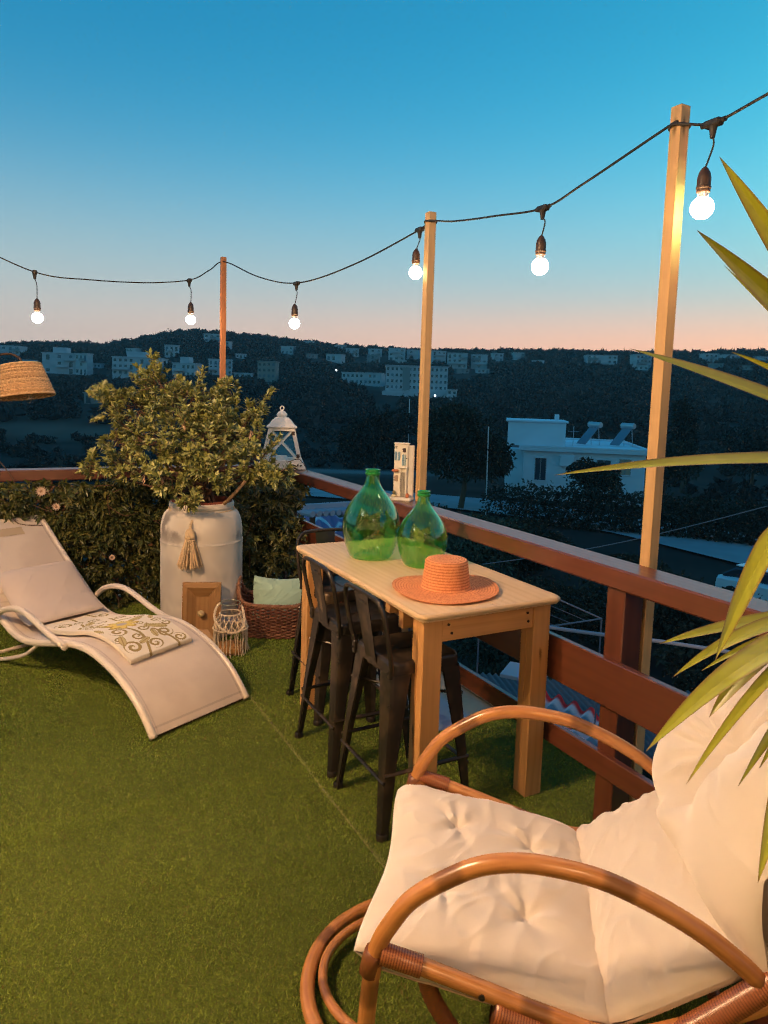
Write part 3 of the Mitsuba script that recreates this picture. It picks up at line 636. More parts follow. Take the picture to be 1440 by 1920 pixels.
# ------------------------------------------------------------------ jar planter with tassel, board with knob, glass lantern, basket
JX, JY = 1.165, 4.765
t = thing('jar_planter', 'large cloth covered jar with a tied neck holding the shrub', 'plant pot')
prof = smooth_path([(.235, 0, .0), (.262, 0, .02), (.272, 0, .12), (.274, 0, .40), (.273, 0, .60), (.276, 0, .640), (.270, 0, .652), (.271, 0, .70), (.266, 0, .76), (.250, 0, .815), (.225, 0, .843), (.205, 0, .851), (.206, 0, .86), (.214, 0, .868), (.214, 0, .895), (.207, 0, .902), (.200, 0, .896), (.198, 0, .86)], 4)[:, [0, 2]]
def jwob(z, a):
    p = np.stack([np.cos(a) * 2.2 + 0 * z, np.sin(a) * 2.2 + 0 * z, z * 5 + 0 * a], -1)
    fold = .020 * (vnoise(np.stack([np.cos(a) * 9 + 0 * z, np.sin(a) * 9 + 0 * z, z * 2.2 + 0 * a], -1)) - .5) * np.clip((z - .58) * 6, .22, 1)
    return .018 * (vfbm(p, 3) - .5) + fold
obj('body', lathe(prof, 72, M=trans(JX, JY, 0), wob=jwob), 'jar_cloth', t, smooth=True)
obj('liner', lathe([(.197, .88), (.200, .912), (.190, .914), (.186, .872), (0, .868)], 40, M=trans(JX, JY, 0)), 'terracotta', t, smooth=40)
# tassel tied round the neck
t = thing('rope_tassel', 'straw coloured rope tassel tied round the neck of the jar', 'tassel')
rr = np.random.default_rng(3)
TA = math.atan2(-.86, -.46); tx, ty = math.cos(TA), math.sin(TA)
RC = (.60, .43, .25)
g = G()
for k in range(3):
    ring = [(JX + (.216 + .003 * k) * math.cos(a), JY + (.216 + .003 * k) * math.sin(a), .853 - .010 * k - .035 * max(0, math.cos(a - TA)) ** 3 * (1 + .4 * k) + .006 * math.sin(3 * a + k)) for a in np.linspace(0, 6.283, 48, endpoint=False)]
    tube(ring, .0055, 6, True, g=g, c=np.array(RC) * (1 - .08 * k))
obj('neck_rope', g, 'rope', t, color=True, uv=False)
kx, ky = JX + tx * .300, JY + ty * .300
def strands(n, r0, r1, z0, z1, rad, seed, spread=.35):
    g = G(); q = np.random.default_rng(seed)
    for i in range(n):
        a = q.uniform(0, 6.283); u = math.sqrt(q.uniform(.1, 1)); l = q.uniform(.85, 1.06)
        p = [(kx + r0 * u * math.cos(a), ky + r0 * u * math.sin(a), z0), (kx + (r0 * .5 + r1 * .5) * u * math.cos(a), ky + (r0 * .5 + r1 * .5) * u * math.sin(a), z0 * .55 + z1 * .45), (kx + r1 * u * math.cos(a + q.normal(0, spread * .3)), ky + r1 * u * math.sin(a), z0 + (z1 - z0) * l)]
        tube(smooth_path(p, 3), rad * q.uniform(.7, 1.2), 4, g=g, c=np.array(RC) * q.uniform(.72, 1.2))
    return g
obj('hanging_cord', tube(smooth_path([(JX + tx * .222, JY + ty * .222, .815), (JX + tx * .272, JY + ty * .272, .79), (kx, ky, .745)], 5), .009, 8, c=RC), 'rope', t, color=True, uv=False)
obj('tassel_head', lathe([(.0, .765), (.020, .758), (.030, .735), (.035, .712), (.027, .700), (.026, .694), (.033, .688)], 16, M=trans(kx, ky, 0), c=RC), 'rope', t, color=True, uv=False, smooth=True)
obj('head_wrap', G().join(tube([(kx + .030 * math.cos(a), ky + .030 * math.sin(a), .700 + .010 * a / 18) for a in np.linspace(0, 19, 60)], .0032, 5, c=np.array(RC) * .85)), 'rope', t, color=True, uv=False)
k = obj('fringe', strands(230, .026, .082, .698, .515, .0028, 5), 'rope', t, color=True, uv=False); labels[k] = {'kind': 'stuff'}
# square wooden board with a door knob, leaning on the jar
t = thing('knob_board', 'framed wooden panel with a round knob leaning on the jar', 'wooden board')
bx = ACROSS * .93 + AHEAD * .08; bx /= np.linalg.norm(bx); bn = np.cross((0, 0, 1), bx); tilt = .10
bz = np.array([0, 0, 1.0]) * math.cos(tilt) + bn * math.sin(tilt); by = np.cross(bz, bx)
M = frame(np.array([1.085, 4.452, .004]), bx, by, bz)
W, H, D = .122, .405, .045
def quadring(o, i, yo, yi):      # four mitred members between two rectangles (x half width, z low, z high)
    out = []
    O = [(-o[0], yo, o[1]), (o[0], yo, o[1]), (o[0], yo, o[2]), (-o[0], yo, o[2])]; I = [(-i[0], yi, i[1]), (i[0], yi, i[1]), (i[0], yi, i[2]), (-i[0], yi, i[2])]
    for k in range(4):
        a, b, c_, d = np.array(O[k]), np.array(O[(k + 1) % 4]), np.array(I[(k + 1) % 4]), np.array(I[k])
        e = (b - a) / np.linalg.norm(b - a) * .0008
        P = np.array([a + e, b - e, c_ - e, d + e]); L0 = np.linalg.norm(b - a)
        back = P + np.array([0, D - yo if False else .03, 0])
        V = np.vstack([P, back]); f = [[0, 1, 2], [0, 2, 3], [4, 6, 5], [4, 7, 6], [0, 4, 5], [0, 5, 1], [1, 5, 6], [1, 6, 2], [2, 6, 7], [2, 7, 3], [3, 7, 4], [3, 4, 0]]
        along = (V - a) @ ((b - a) / L0); across = np.linalg.norm(np.cross(V - a, (b - a) / L0), axis=1)
        out.append(G().add(V, f, np.stack([along + k * 3.1, across + k * 1.7], 1)))
    return out
for q in quadring((W, .0, H), (W - .030, .032, H - .032), -.018, -.022): obj('outer_moulding', G().join(q, M), 'board_wood', t)
for q in quadring((W - .0305, .0325, H - .0325), (.040, .095, H - .095), -.021, .012): obj('inner_bevel', G().join(q, M), 'board_wood', t)
obj('back_panel', box((-.042, .014, .093), (.042, .03, H - .093), .001, 2, M=M), 'board_wood', t)
obj('knob', lathe([(.008, 0), (.009, -.016), (.020, -.022), (.0235, -.032), (.021, -.043), (.011, -.049), (0, -.050)], 24, M=M @ trans(0, .013, .205) @ rotm((1, 0, 0), -90)), 'knob_wood', t, smooth=True)
# glass lantern in a knotted net
t = thing('glass_lantern', 'clear glass lantern jar in a knotted cord net with rope handle', 'glass lantern')
GX, GY = 1.222, 4.252; M = trans(GX, GY, 0)
pr = smooth_path([(.0, 0, .006), (.085, 0, .006), (.098, 0, .014), (.101, 0, .06), (.101, 0, .165), (.096, 0, .195), (.082, 0, .225), (.067, 0, .243), (.061, 0, .26), (.0605, 0, .322)], 4)[:, [0, 2]]
obj('glass', lathe(pr, 40, M=M), 'clear_glass', t, smooth=True)
obj('rim', tube([(GX + .0605 * math.cos(a), GY + .0605 * math.sin(a), .323) for a in np.linspace(0, 6.283, 32, endpoint=False)], .0028, 6, True), 'rim_glass', t)
obj('filling', lathe([(0, .011), (.09, .011), (.095, .03), (.092, .052), (.06, .060), (0, .056)], 28, M=M, wob=lambda z, a: .05 * np.sin(5 * a + 40 * z)), 'potpourri', t, smooth=True)
NC = (.66, .53, .37); n = 16
def onjar(z, a, lift=.004): r = np.interp(z, pr[:, 1], pr[:, 0]); return np.array([GX + (r + lift) * math.cos(a), GY + (r + lift) * math.sin(a), z])
g = G(); da = 2 * math.pi / n
for i in range(n):
    for s in (1, -1):
        a = i * da
        tube([onjar(.262, a), onjar(.236, a), onjar(.205, a + s * da / 2), onjar(.172, a), ], .0030, 4, g=g, c=NC)
        tube([onjar(.205, a + s * da / 2), onjar(.19, a + s * da / 2 * .9), onjar(.165, a + s * da * .5)], .0024, 4, g=g, c=NC)
k = obj('net', g, 'rope', t, color=True, uv=False); labels[k] = {'kind': 'stuff'}
obj('net_ring', tube([onjar(.165, a, .006) for a in np.linspace(0, 6.283, 40, endpoint=False)], .005, 6, True, c=NC), 'rope', t, color=True, uv=False)
obj('net_ring', tube([onjar(.258, a, .005) for a in np.linspace(0, 6.283, 40, endpoint=False)], .0045, 6, True, c=NC), 'rope', t, color=True, uv=False)
g = G(); q = np.random.default_rng(8)
for i in range(40):
    a = i * 2 * math.pi / 40 + q.normal(0, .03); fl = q.uniform(.006, .022)
    p = [onjar(.165, a), onjar(.10, a + q.normal(0, .03)), onjar(.05, a + q.normal(0, .04), .006), np.array([GX + (.101 + fl) * math.cos(a), GY + (.101 + fl) * math.sin(a), q.uniform(.004, .016)])]
    tube(smooth_path(p, 2), .0026, 4, g=g, c=np.array(NC) * q.uniform(.8, 1.1))
k = obj('hanging_cords', g, 'rope', t, color=True, uv=False); labels[k] = {'kind': 'stuff'}
va = math.atan2(-AHEAD[1], -AHEAD[0])
hp = smooth_path([onjar(.305, va + 1.75, .006), onjar(.27, va + 1.4, .025), onjar(.20, va + .95, .03), onjar(.168, va + .45, .026), onjar(.185, va - .1, .03), onjar(.24, va - .7, .05), onjar(.29, va - 1.25, .03), onjar(.318, va - 1.7, .006)], 8)
tw = np.arange(len(hp)); g = G()
fr = np.gradient(hp, axis=0); fr /= np.linalg.norm(fr, axis=1, keepdims=True); s1 = np.cross(fr, (0, 0, 1.)); s1 /= np.linalg.norm(s1, axis=1, keepdims=True); s2 = np.cross(fr, s1)
for ph in (0, 2.1, 4.2):
    tube(hp + .0045 * (np.cos(tw * .8 + ph)[:, None] * s1 + np.sin(tw * .8 + ph)[:, None] * s2), .0042, 5, g=g, c=NC)
obj('rope_handle', g, 'rope', t, color=True, uv=False)
# woven baskets
def weave(fr, base, rim, rows, stakes, rod, cols, seed, low=0, over=.006, strands_=1):
    """Rods woven over and under upright stakes; fr(angle, height 0..1) gives the point, base and rim only name the range."""
    g = G(); q = np.random.default_rng(seed); m = stakes * 4
    for k in range(rows):
        h = (k + .5) / rows
        a = np.arange(m) * 2 * np.pi / m + q.uniform(0, .05); ph = np.pi * (k % 2)
        off = over * np.sin(a * stakes / 2 + ph) + q.normal(0, .0006, m)
        P = np.array([fr(x, np.clip(h + q.normal(0, .10) / rows, 0, 1), o) for x, o in zip(a, off)])
        tube(P, rod * q.uniform(.85, 1.12), 5, True, g=g, c=np.array(cols[q.integers(len(cols))]) * q.uniform(.75, 1.2))
    for i in range(stakes):
        a = i * 2 * np.pi / stakes
        tube([fr(a, h, 0) for h in np.linspace(0, 1, 6)], rod * 1.05, 5, g=g, c=np.array(cols[0]) * q.uniform(.7, 1.0))
    return g
BXc = np.array([1.600, 4.492, 0])
def bask(a, h, off=0, ext=0):
    top = .215 + .15 * max(0.0, -math.cos(a)) ** 8 + .10 * max(0.0, math.cos(a)) ** 8 + ext
    sx, sy = .225 + .022 * h + off, .150 + .022 * h + off
    sq = (abs(math.cos(a)) ** 2.6 + abs(math.sin(a)) ** 2.6) ** (-1 / 2.6)
    p = BXc + ACROSS * (sx * math.cos(a) * sq) + AHEAD * (sy * math.sin(a) * sq); return np.array([p[0], p[1], .012 + h * top])
t = thing('wicker_basket', 'red brown oval wicker basket on the grass beside the jar', 'basket')
WB = [(.20, .085, .05), (.27, .13, .075), (.15, .055, .035)]
k = obj('weave', weave(bask, 0, 1, 19, 44, .0058, WB, 21, over=.0075), 'wicker', t, color=True, uv=False); labels[k] = {'kind': 'stuff'}
g = G(); a = np.linspace(0, 2 * np.pi, 160, endpoint=False)
for ph in (0, 2.1, 4.2):
    tube(np.array([bask(x, 1, .009 * math.cos(26 * x + ph), .010 + .009 * math.sin(26 * x + ph)) for x in a]), .0068, 5, True, g=g, c=np.array(WB[1]) * (1 + .1 * math.sin(ph)))
obj('rim', g, 'wicker', t, color=True, uv=False)
g = G(); ring = np.array([bask(x, .02) for x in a[::4]]); ctr = ring.mean(0); g.add(np.vstack([ring, ctr]), [(i, (i + 1) % 40, 40) for i in range(40)], None, WB[2]); obj('bottom', g, 'wicker', t, color=True, uv=False)

def cushion(fmap, nx, ny, thick, tufts=(), seed=0, wr=.10, n=2.6, edge=.06, grooves=None, bottom=.6, tuft_depth=.6, tuft_w=.12):
    """A stuffed cushion over x, y in -1..1; fmap(x, y, height) places it."""
    x, y = np.meshgrid(np.linspace(-1, 1, nx), np.linspace(-1, 1, ny)); x = np.sign(x) * (1 - (1 - np.abs(x)) ** 1.35); y = np.sign(y) * (1 - (1 - np.abs(y)) ** 1.35)
    base = np.clip((1 - np.abs(x) ** n) * (1 - np.abs(y) ** n), 0, 1) ** .5
    h = base.copy()
    p = np.stack([x * 1.7, y * 1.7, x * 0 + seed], -1); h *= 1 + .22 * (vfbm(p, 3, seed) - .5)
    ex, ey = 1 - np.abs(x), 1 - np.abs(y)
    fx = np.exp(-ex / .22) * (vnoise(np.stack([y * 9, ex * 1.2, x * 0 + 3 + np.sign(x)], -1), seed) - .5)
    fy = np.exp(-ey / .22) * (vnoise(np.stack([x * 9, ey * 1.2, x * 0 + 7 + np.sign(y)], -1), seed) - .5)
    h += wr * 1.6 * (fx * np.clip(ex * 12, 0, 1) + fy * np.clip(ey * 12, 0, 1))
    warp = vfbm(np.stack([x * 2, y * 2, x * 0 + 11], -1), 2, seed)
    ridge = 1 - np.abs(2 * vnoise(np.stack([(x + .35 * warp) * 4.2, (y * .9 - x * .5 + .4 * warp) * 6.5, x * 0 + 5.5], -1), seed + 4) - 1)
    h += wr * .55 * (ridge ** 6) * base
    for (a, b) in tufts:
        d = np.hypot(x - a, y - b); th = np.arctan2(y - b, x - a)
        h -= tuft_depth * np.exp(-(d / tuft_w) ** 2) * .6 + .28 * tuft_depth * np.exp(-(d / (tuft_w * 2.6)) ** 2)
        h += wr * .8 * np.exp(-d / .30) * np.clip(d * 9, 0, 1) * np.cos(5 * th + 4 * vnoise(np.stack([x * 3 + a, y * 3 + b, x * 0], -1)))
    if grooves is not None: h = grooves(x, y, h)
    pinch = 1 - .035 * (np.abs(x) ** 4) * (np.abs(y) ** 4)
    sxx = x * pinch * (1 - .03 * (1 - y * y)); syy = y * pinch * (1 - .03 * (1 - x * x))
    top = fmap(sxx, syy, edge + h * thick); bot = fmap(sxx, syy, edge - base * thick * bottom)
    g = grid_sheet(top); grid_sheet(bot[:, ::-1], g=g); return g, top
t = thing('cushion', 'pale green cushion standing in the wicker basket', 'cushion')
up = np.array([0, 0, 1.0]) * .96 + AHEAD * .28; up /= np.linalg.norm(up); nn = np.cross(ACROSS, up); nn = -nn if nn @ AHEAD > 0 else nn
cc = np.array([1.610, 4.468, .245]) + ACROSS * .01
f = lambda x, y, h: cc + (x + .0)[..., None] * ACROSS * .178 * (1 + .04 * (y > 0))[..., None] + (y + .16 * np.abs(x) ** 2.5 * (y > 0))[..., None] * up * .140 + h[..., None] * nn
g, _ = cushion(f, 60, 50, .055, seed=2, wr=.22, edge=0, bottom=.8)
obj('cover', g, 'green_cloth', t, smooth=True)

# ------------------------------------------------------------------ sun lounger
LA = np.array([math.cos(math.radians(115.5)), math.sin(math.radians(115.5)), 0]); LS = np.array([LA[1], -LA[0], 0]); LO = np.array([.576, 3.277, 0]); LW = .580
lp = smooth_path([(-.005, 0, .022), (.055, 0, .095), (.14, 0, .172), (.27, 0, .246), (.40, 0, .292), (.53, 0, .318), (.68, 0, .315), (.83, 0, .284), (.97, 0, .252), (1.10, 0, .227), (1.21, 0, .217), (1.31, 0, .231), (1.40, 0, .262), (1.49, 0, .310), (1.77, 0, .500), (2.10, 0, .738)], 5)
def lpt(s, t, z): return LO + LA * np.asarray(s)[..., None] + LS * np.asarray(t)[..., None] + np.array([0, 0, 1.0]) * np.asarray(z)[..., None]
ls = lp[:, 0]; lz = lp[:, 2]
t = thing('sun_lounger', 'cream wave shaped sun lounger with curved armrests on the grass', 'sun lounger')
tt = np.linspace(.012, LW - .012, 14); S_, T_ = np.meshgrid(ls, tt, indexing='ij'); Z_ = np.repeat(lz[:, None], 14, 1) + .004 - .012 * np.sin(np.pi * (T_ / LW)) * np.clip(np.sin(S_ * 1.5), 0, 1)
sl = np.concatenate([[0], np.cumsum(np.hypot(np.diff(ls), np.diff(lz)))])
uvs = np.stack(np.broadcast_arrays(T_, sl[:, None]), -1)
g = grid_sheet(lpt(S_, T_, Z_), uv=uvs); grid_sheet(lpt(S_, T_, Z_ - .003)[:, ::-1], uv=uvs[:, ::-1], g=g); obj('sling', g, 'sling', t, smooth=True)
for w in (0.0, LW): obj('side_tube', tube(lpt(ls, np.full(len(ls), w), lz - .008), .0185, 10), 'cream_enamel', t, smooth=True)
obj('foot_bar', tube([lpt(.012, .01, .020), lpt(.012, LW - .01, .020)], .013, 8), 'brown_socket', t, smooth=True)
obj('head_bar', tube([lpt(2.10, .0, .732), lpt(2.10, LW, .732)], .0165, 8), 'cream_enamel', t, smooth=True)
for w, o in ((0.0, -.030), (LW, .030)):
    arm = smooth_path([(1.455, .295), (1.375, .350), (1.255, .388), (1.13, .394), (1.0, .365), (.86, .325), (.735, .298)], 6) if False else smooth_path([(1.455, 0, .295), (1.375, 0, .350), (1.255, 0, .388), (1.13, 0, .394), (1.0, 0, .365), (.86, 0, .325), (.735, 0, .300)], 6)
    obj('armrest', tube(lpt(arm[:, 0], np.full(len(arm), w + o), arm[:, 2]), .0175, 10), 'cream_enamel', t, smooth=True)
    obj('armrest_cap', lathe([(0, -.002), (.0195, 0), (.0195, .014), (0, .018)], 14, M=frame(lpt(.722, w + o, .296), LS, np.array([0, 0, 1.]), -LA)), 'cream_enamel', t)
    g = G(); tube(smooth_path([lpt(1.02, w, .235), lpt(1.2, w, .12), lpt(1.5, w, .020), lpt(1.62, w, .016)], 5), .012, 8, g=g); obj('rear_leg', g, 'cream_enamel', t, smooth=True)
obj('rear_bar', tube([lpt(1.62, 0, .016), lpt(1.62, LW, .016)], .012, 8), 'cream_enamel', t, smooth=True)
m = np.array([[(1.975, .12), (1.975, .41)], [(2.03, .12), (2.03, .41)]])
say(obj('head_label', grid_sheet(lpt(m[..., 0], m[..., 1], np.interp(m[..., 0], ls, lz) + .007)), 'label_cloth', t), 'tan strip sewn across the top of the sling')
# cushion on the lounger
t = thing('cushion', 'beige grey cushion leaning on the back of the sun lounger', 'cushion')
def lc(x, y, h):
    s = 1.475 + y * .225; t_ = .295 + x * .250 + .01 * y; nrm = np.array([-.56, .83])
    z = np.interp(s, ls, lz); return lpt(s - h * .56, t_, z + .012 + h * .83)
g, _ = cushion(lc, 56, 50, .060, seed=5, wr=.10, edge=.045, bottom=.55)
obj('cover', g, 'grey_cloth', t, smooth=True)
# folded floral cloth
t = thing('folded_cloth', 'folded cloth printed with olive scrolls and a yellow flower on the lounger', 'cloth')
ss = np.linspace(.315, 1.235, 40); tw_ = np.linspace(0, 1, 26)
def cl(lift, inset, seed):
    S2, T2 = np.meshgrid(ss, tw_, indexing='ij'); f = (S2 - .315) / .92
    T3 = (.088 + .04 * f) + T2 * (.385 + .0 * f) + .008 * (vnoise(np.stack([f * 6, T2 * 3, f * 0 + seed], -1)) - .5)
    S3 = S2 + inset + .02 * (T2 - .5) * (1 - f)
    Z = np.interp(S3, ls, lz) + .006 + lift + .006 * (vfbm(np.stack([S2 * 9, T3 * 9, f * 0 + seed], -1), 2) - .3)
    return lpt(S3, T3, Z), np.stack([T2, f], -1)
a, ua = cl(.026, 0, 1); b, ub = cl(.002, .004, 1)
rim_i = [(0, j) for j in range(26)] + [(i, 25) for i in range(40)] + [(39, j) for j in range(25, -1, -1)] + [(i, 0) for i in range(39, -1, -1)]
g = grid_sheet(a, uv=ua); E_ = np.array([[a[i, j], a[i, j] * .5 + b[i, j] * .5 + (b[20, 13] - b[i, j]) * -.012, b[i, j]] for i, j in rim_i]); grid_sheet(E_, g=g, uv=np.array([[ua[i, j]] * 3 for i, j in rim_i])); obj('cloth', g, 'floral', t, smooth=True)
obj('fold', grid_sheet(E_[:26, 1:] + (LA * -.006), uv=np.array([[ua[i, j]] * 2 for i, j in rim_i])[:26]), 'floral', t)

# ------------------------------------------------------------------ rattan armchair and its cushions
AB = np.array([.79, -.613, 0]); AB /= np.linalg.norm(AB); AS = np.array([-AB[1], AB[0], 0]); AO = np.array([.87, 1.55, 0])   # back, far side, front middle
def ac(b, s, z): return AO + AB * np.asarray(b, float)[..., None] + AS * np.asarray(s, float)[..., None] + np.array([0, 0, 1.0]) * np.asarray(z, float)[..., None]
def acp(l): l = np.array(l, float); return ac(l[:, 0], l[:, 1], l[:, 2])
t = thing('rattan_armchair', 'glossy rattan armchair with arched arms, in front of the tall pine pole', 'armchair')
for s in (-1, 1):
    arc = acp([(.020, s * .35, .02), (.022, s * .352, .15), (.028, s * .356, .30), (.045, s * .36, .45), (.085, s * .36, .535), (.125, s * .36, .588), (.19, s * .36, .638), (.26, s * .36, .678), (.34, s * .36, .697), (.42, s * .36, .697), (.50, s * .36, .686),
               (.575, s * .36, .662), (.655, s * .36, .627), (.73, s * .358, .583), (.82, s * .352, .510), (.90, s * .34, .42), (.96, s * .33, .30), (.99, s * .32, .15), (1.0, s * .315, .02)])
    obj('arm', tube(smooth_path(arc, 5), .0195, 14), 'rattan', t, smooth=True)
    rail = acp([(.062, s * .365, .448), (.11, s * .363, .440), (.27, s * .357, .398), (.42, s * .352, .357), (.56, s * .35, .335), (.72, s * .35, .40), (.90, s * .345, .52), (1.02, s * .34, .80), (1.06, s * .30, .98)])
    obj('side_rail', tube(smooth_path(rail, 6), .0185, 12), 'rattan', t, smooth=True)
    obj('binding', tube(acp([(.056, s * .365, .450), (.145, s * .363, .432)]), .0225, 14), 'wrapped_rattan', t, smooth=True)
    obj('binding', tube(acp([(.030, s * .358, .395), (.036, s * .359, .425), (.043, s * .361, .450)]), .0230, 14), 'rattan_strip', t, smooth=True)
    obj('plug', lathe([(0, .0), (.007, 0), (.007, .003), (0, .004)], 12, M=frame(ac(.275, s * .357 + s * .0175, .394), AB, np.array([0, 0, 1.]), AS * s)), 'dark_metal', t)
    obj('lower_rail', tube(smooth_path(acp([(.13, s * .24, .37), (.16, s * .235, .25), (.24, s * .22, .12), (.30, s * .20, .04)]), 6), .021, 10), 'wrapped_rattan', t, smooth=True)
obj('front_rail', tube(smooth_path(acp([(.06, -.35, .43), (.04, -.2, .40), (.035, 0, .395), (.04, .2, .40), (.06, .35, .43)]), 6), .018, 10), 'rattan', t, smooth=True)
obj('back_rail', tube(smooth_path(acp([(1.06, -.30, .98), (1.08, -.15, 1.03), (1.085, 0, 1.04), (1.08, .15, 1.03), (1.06, .30, .98)]), 6), .0185, 10), 'rattan', t, smooth=True)
for b, z in ((.12, .375), (.34, .315), (.56, .275), (.78, .355), (.92, .47), (1.04, .75)):
    obj('seat_slat', tube(smooth_path(acp([(b, -.345, z + .04), (b, -.2, z), (b, .2, z), (b, .345, z + .04)]), 4), .016, 8), 'wrapped_rattan', t, smooth=True)
for b, z in ((.70, .415), (.84, .53)):
    pass
for s in (-1, 1):
    obj('wrapped_frame', tube(smooth_path(acp([(.30, s * .366, .360), (.45, s * .358, .318), (.56, s * .356, .300), (.66, s * .356, .355), (.80, s * .354, .475), (.92, s * .35, .60), (1.02, s * .345, .86)]), 6), .026, 12), 'wrapped_rattan', t, smooth=True)
a = np.linspace(0, 2 * np.pi, 72, endpoint=False)
obj('base_ring', tube(ac(.17 + .375 * np.cos(a), .045 + .345 * np.sin(a), .030 + 0 * a), .0205, 12, True), 'rattan', t, smooth=True)
obj('base_ring', tube(ac(.17 + .32 * np.cos(a) * np.clip(1.08 + .12 * np.cos(2 * a), 0, 1.05), .045 + .255 * np.sin(a), .062 + .02 * np.cos(a)), .0135, 10, True), 'rattan', t, smooth=True)
# the seat cushion folds into a lower back; the tufted back cushion stands on it
t = thing('seat_cushion', 'cream buttoned seat cushion with a seam across it, on the rattan armchair', 'cushion')
def f1(x, y, h):
    u = (x + 1) / 2; w = .342 + .012 * np.sin(u * 3.1); z0 = .395 - .075 * u - .03 * (1 - y * y) * .3
    return ac(-.012 + u * .575 + .0 * y + h * .10 + .012 * np.cos(y * 3), y * w, z0 + h)
TU = [(-.36, .38), (.38, .36), (.30, -.42), (-.42, -.40)]
g, top = cushion(f1, 120, 110, .074, TU, 3, .15, n=5, edge=.022, bottom=.95, tuft_depth=.52, tuft_w=.065)
seat = obj('seat_part', g, 'cotton', t, smooth=True)
def f2(x, y, h):
    u = (x + 1) / 2; w = .345 + .004 * y
    return ac(.545 + u * .315 - h * .62, y * w, .325 + .215 * u ** 1.05 + h * .80)
g, _ = cushion(f2, 90, 110, .078, (), 9, .15, n=3.6, edge=.010, bottom=.8)
obj('lower_back_part', g, 'cotton', t, smooth=True)
xs, ys = np.linspace(-1, 1, 120), np.linspace(-1, 1, 110); xs = np.sign(xs) * (1 - (1 - abs(xs)) ** 1.35); ys = np.sign(ys) * (1 - (1 - abs(ys)) ** 1.35)
for (x, y) in TU:
    i, j = np.argmin(abs(ys - y)), np.argmin(abs(xs - x)); q = top[i, j]; nrm = np.cross(top[i, j + 3] - top[i, j - 3], top[i + 3, j] - top[i - 3, j]); nrm /= np.linalg.norm(nrm); nrm *= np.sign(nrm[2])
    obj('button', lathe([(0, -.004), (.0125, -.003), (.0135, .001), (.011, .0045), (.005, .0058), (0, .006)], 18, M=frame(q + nrm * .001, *(lambda b: (b, np.cross(nrm, b), nrm))(np.cross(nrm, AS) / np.linalg.norm(np.cross(nrm, AS))))), 'cotton', t, smooth=True)
obj('side_button', lathe([(0, -.004), (.012, -.003), (.013, .001), (.009, .005), (0, .006)], 16, M=frame(ac(.335, -.349, .372), AB, np.array([0, 0, 1.]), -AS)), 'cotton', t, smooth=True)
u = np.linspace(-.86, .86, 40); e = np.zeros_like(u)
seam = f1(u, e - 1.0, e + .016); seam = seam - AS * .0035 + np.array([0, 0, .004]) * (vnoise(np.stack([u * 9, e, e], -1))[:, None] - .5)
obj('side_seam', tube(seam, .0024, 5), 'thread', t)
t = thing('back_cushion', 'plump cream back cushion folded into two puffs, on the rattan armchair', 'cushion')
def groove(x, y, h):
    c = -.02 + .05 * y; lobe = np.clip(1 - ((np.abs(x - c) - .50) / .53) ** 2, 0, 1) ** .5; yp = np.clip(1 - np.abs(y) ** np.where(y < 0, 6.0, 3.0), 0, 1) ** .5
    open_ = np.clip((y + .95) * 1.4, 0, 1)
    h = yp * ((.30 + .70 * lobe) * open_ + .80 * (1 - open_) * np.clip(1 - np.abs(x) ** 4, 0, 1) ** .5)
    h += .34 * np.exp(-((x - c) / .15) ** 2 - ((y + .70) / .17) ** 2) * yp
    r = np.hypot(x - c, (y - .15) * .9); th = np.arctan2((y - .15) * .9, x - c)
    wv = 1 - np.abs(2 * vnoise(np.stack([np.cos(th) * 3.4, np.sin(th) * 3.4, r * .8], -1), 6) - 1)
    h += .11 * (wv ** 4) * np.exp(-((r - .38) / .30) ** 2) * yp
    e = np.exp(-(1 - np.abs(x)) / .16); h += .10 * e * (vnoise(np.stack([y * 7, x * 1.5, x * 0], -1), 9) - .5) * np.clip((1 - np.abs(x)) * 10, 0, 1)
    return h * (1 + .12 * (vfbm(np.stack([x * 1.6, y * 1.6, x * 0 + 1], -1), 2, 3) - .5))
def f3(x, y, h):
    v = (y + 1) / 2; w = .365
    return ac(.835 + .20 * v + .10 * v * v - h * .93, x * w + .0 * v, .500 + .500 * v - .05 * v * v + h * .32)
g, _ = cushion(f3, 130, 110, .188, (), 14, .05, n=2.6, edge=.01, grooves=groove, bottom=.45)
obj('cover', g, 'cotton', t, smooth=True)

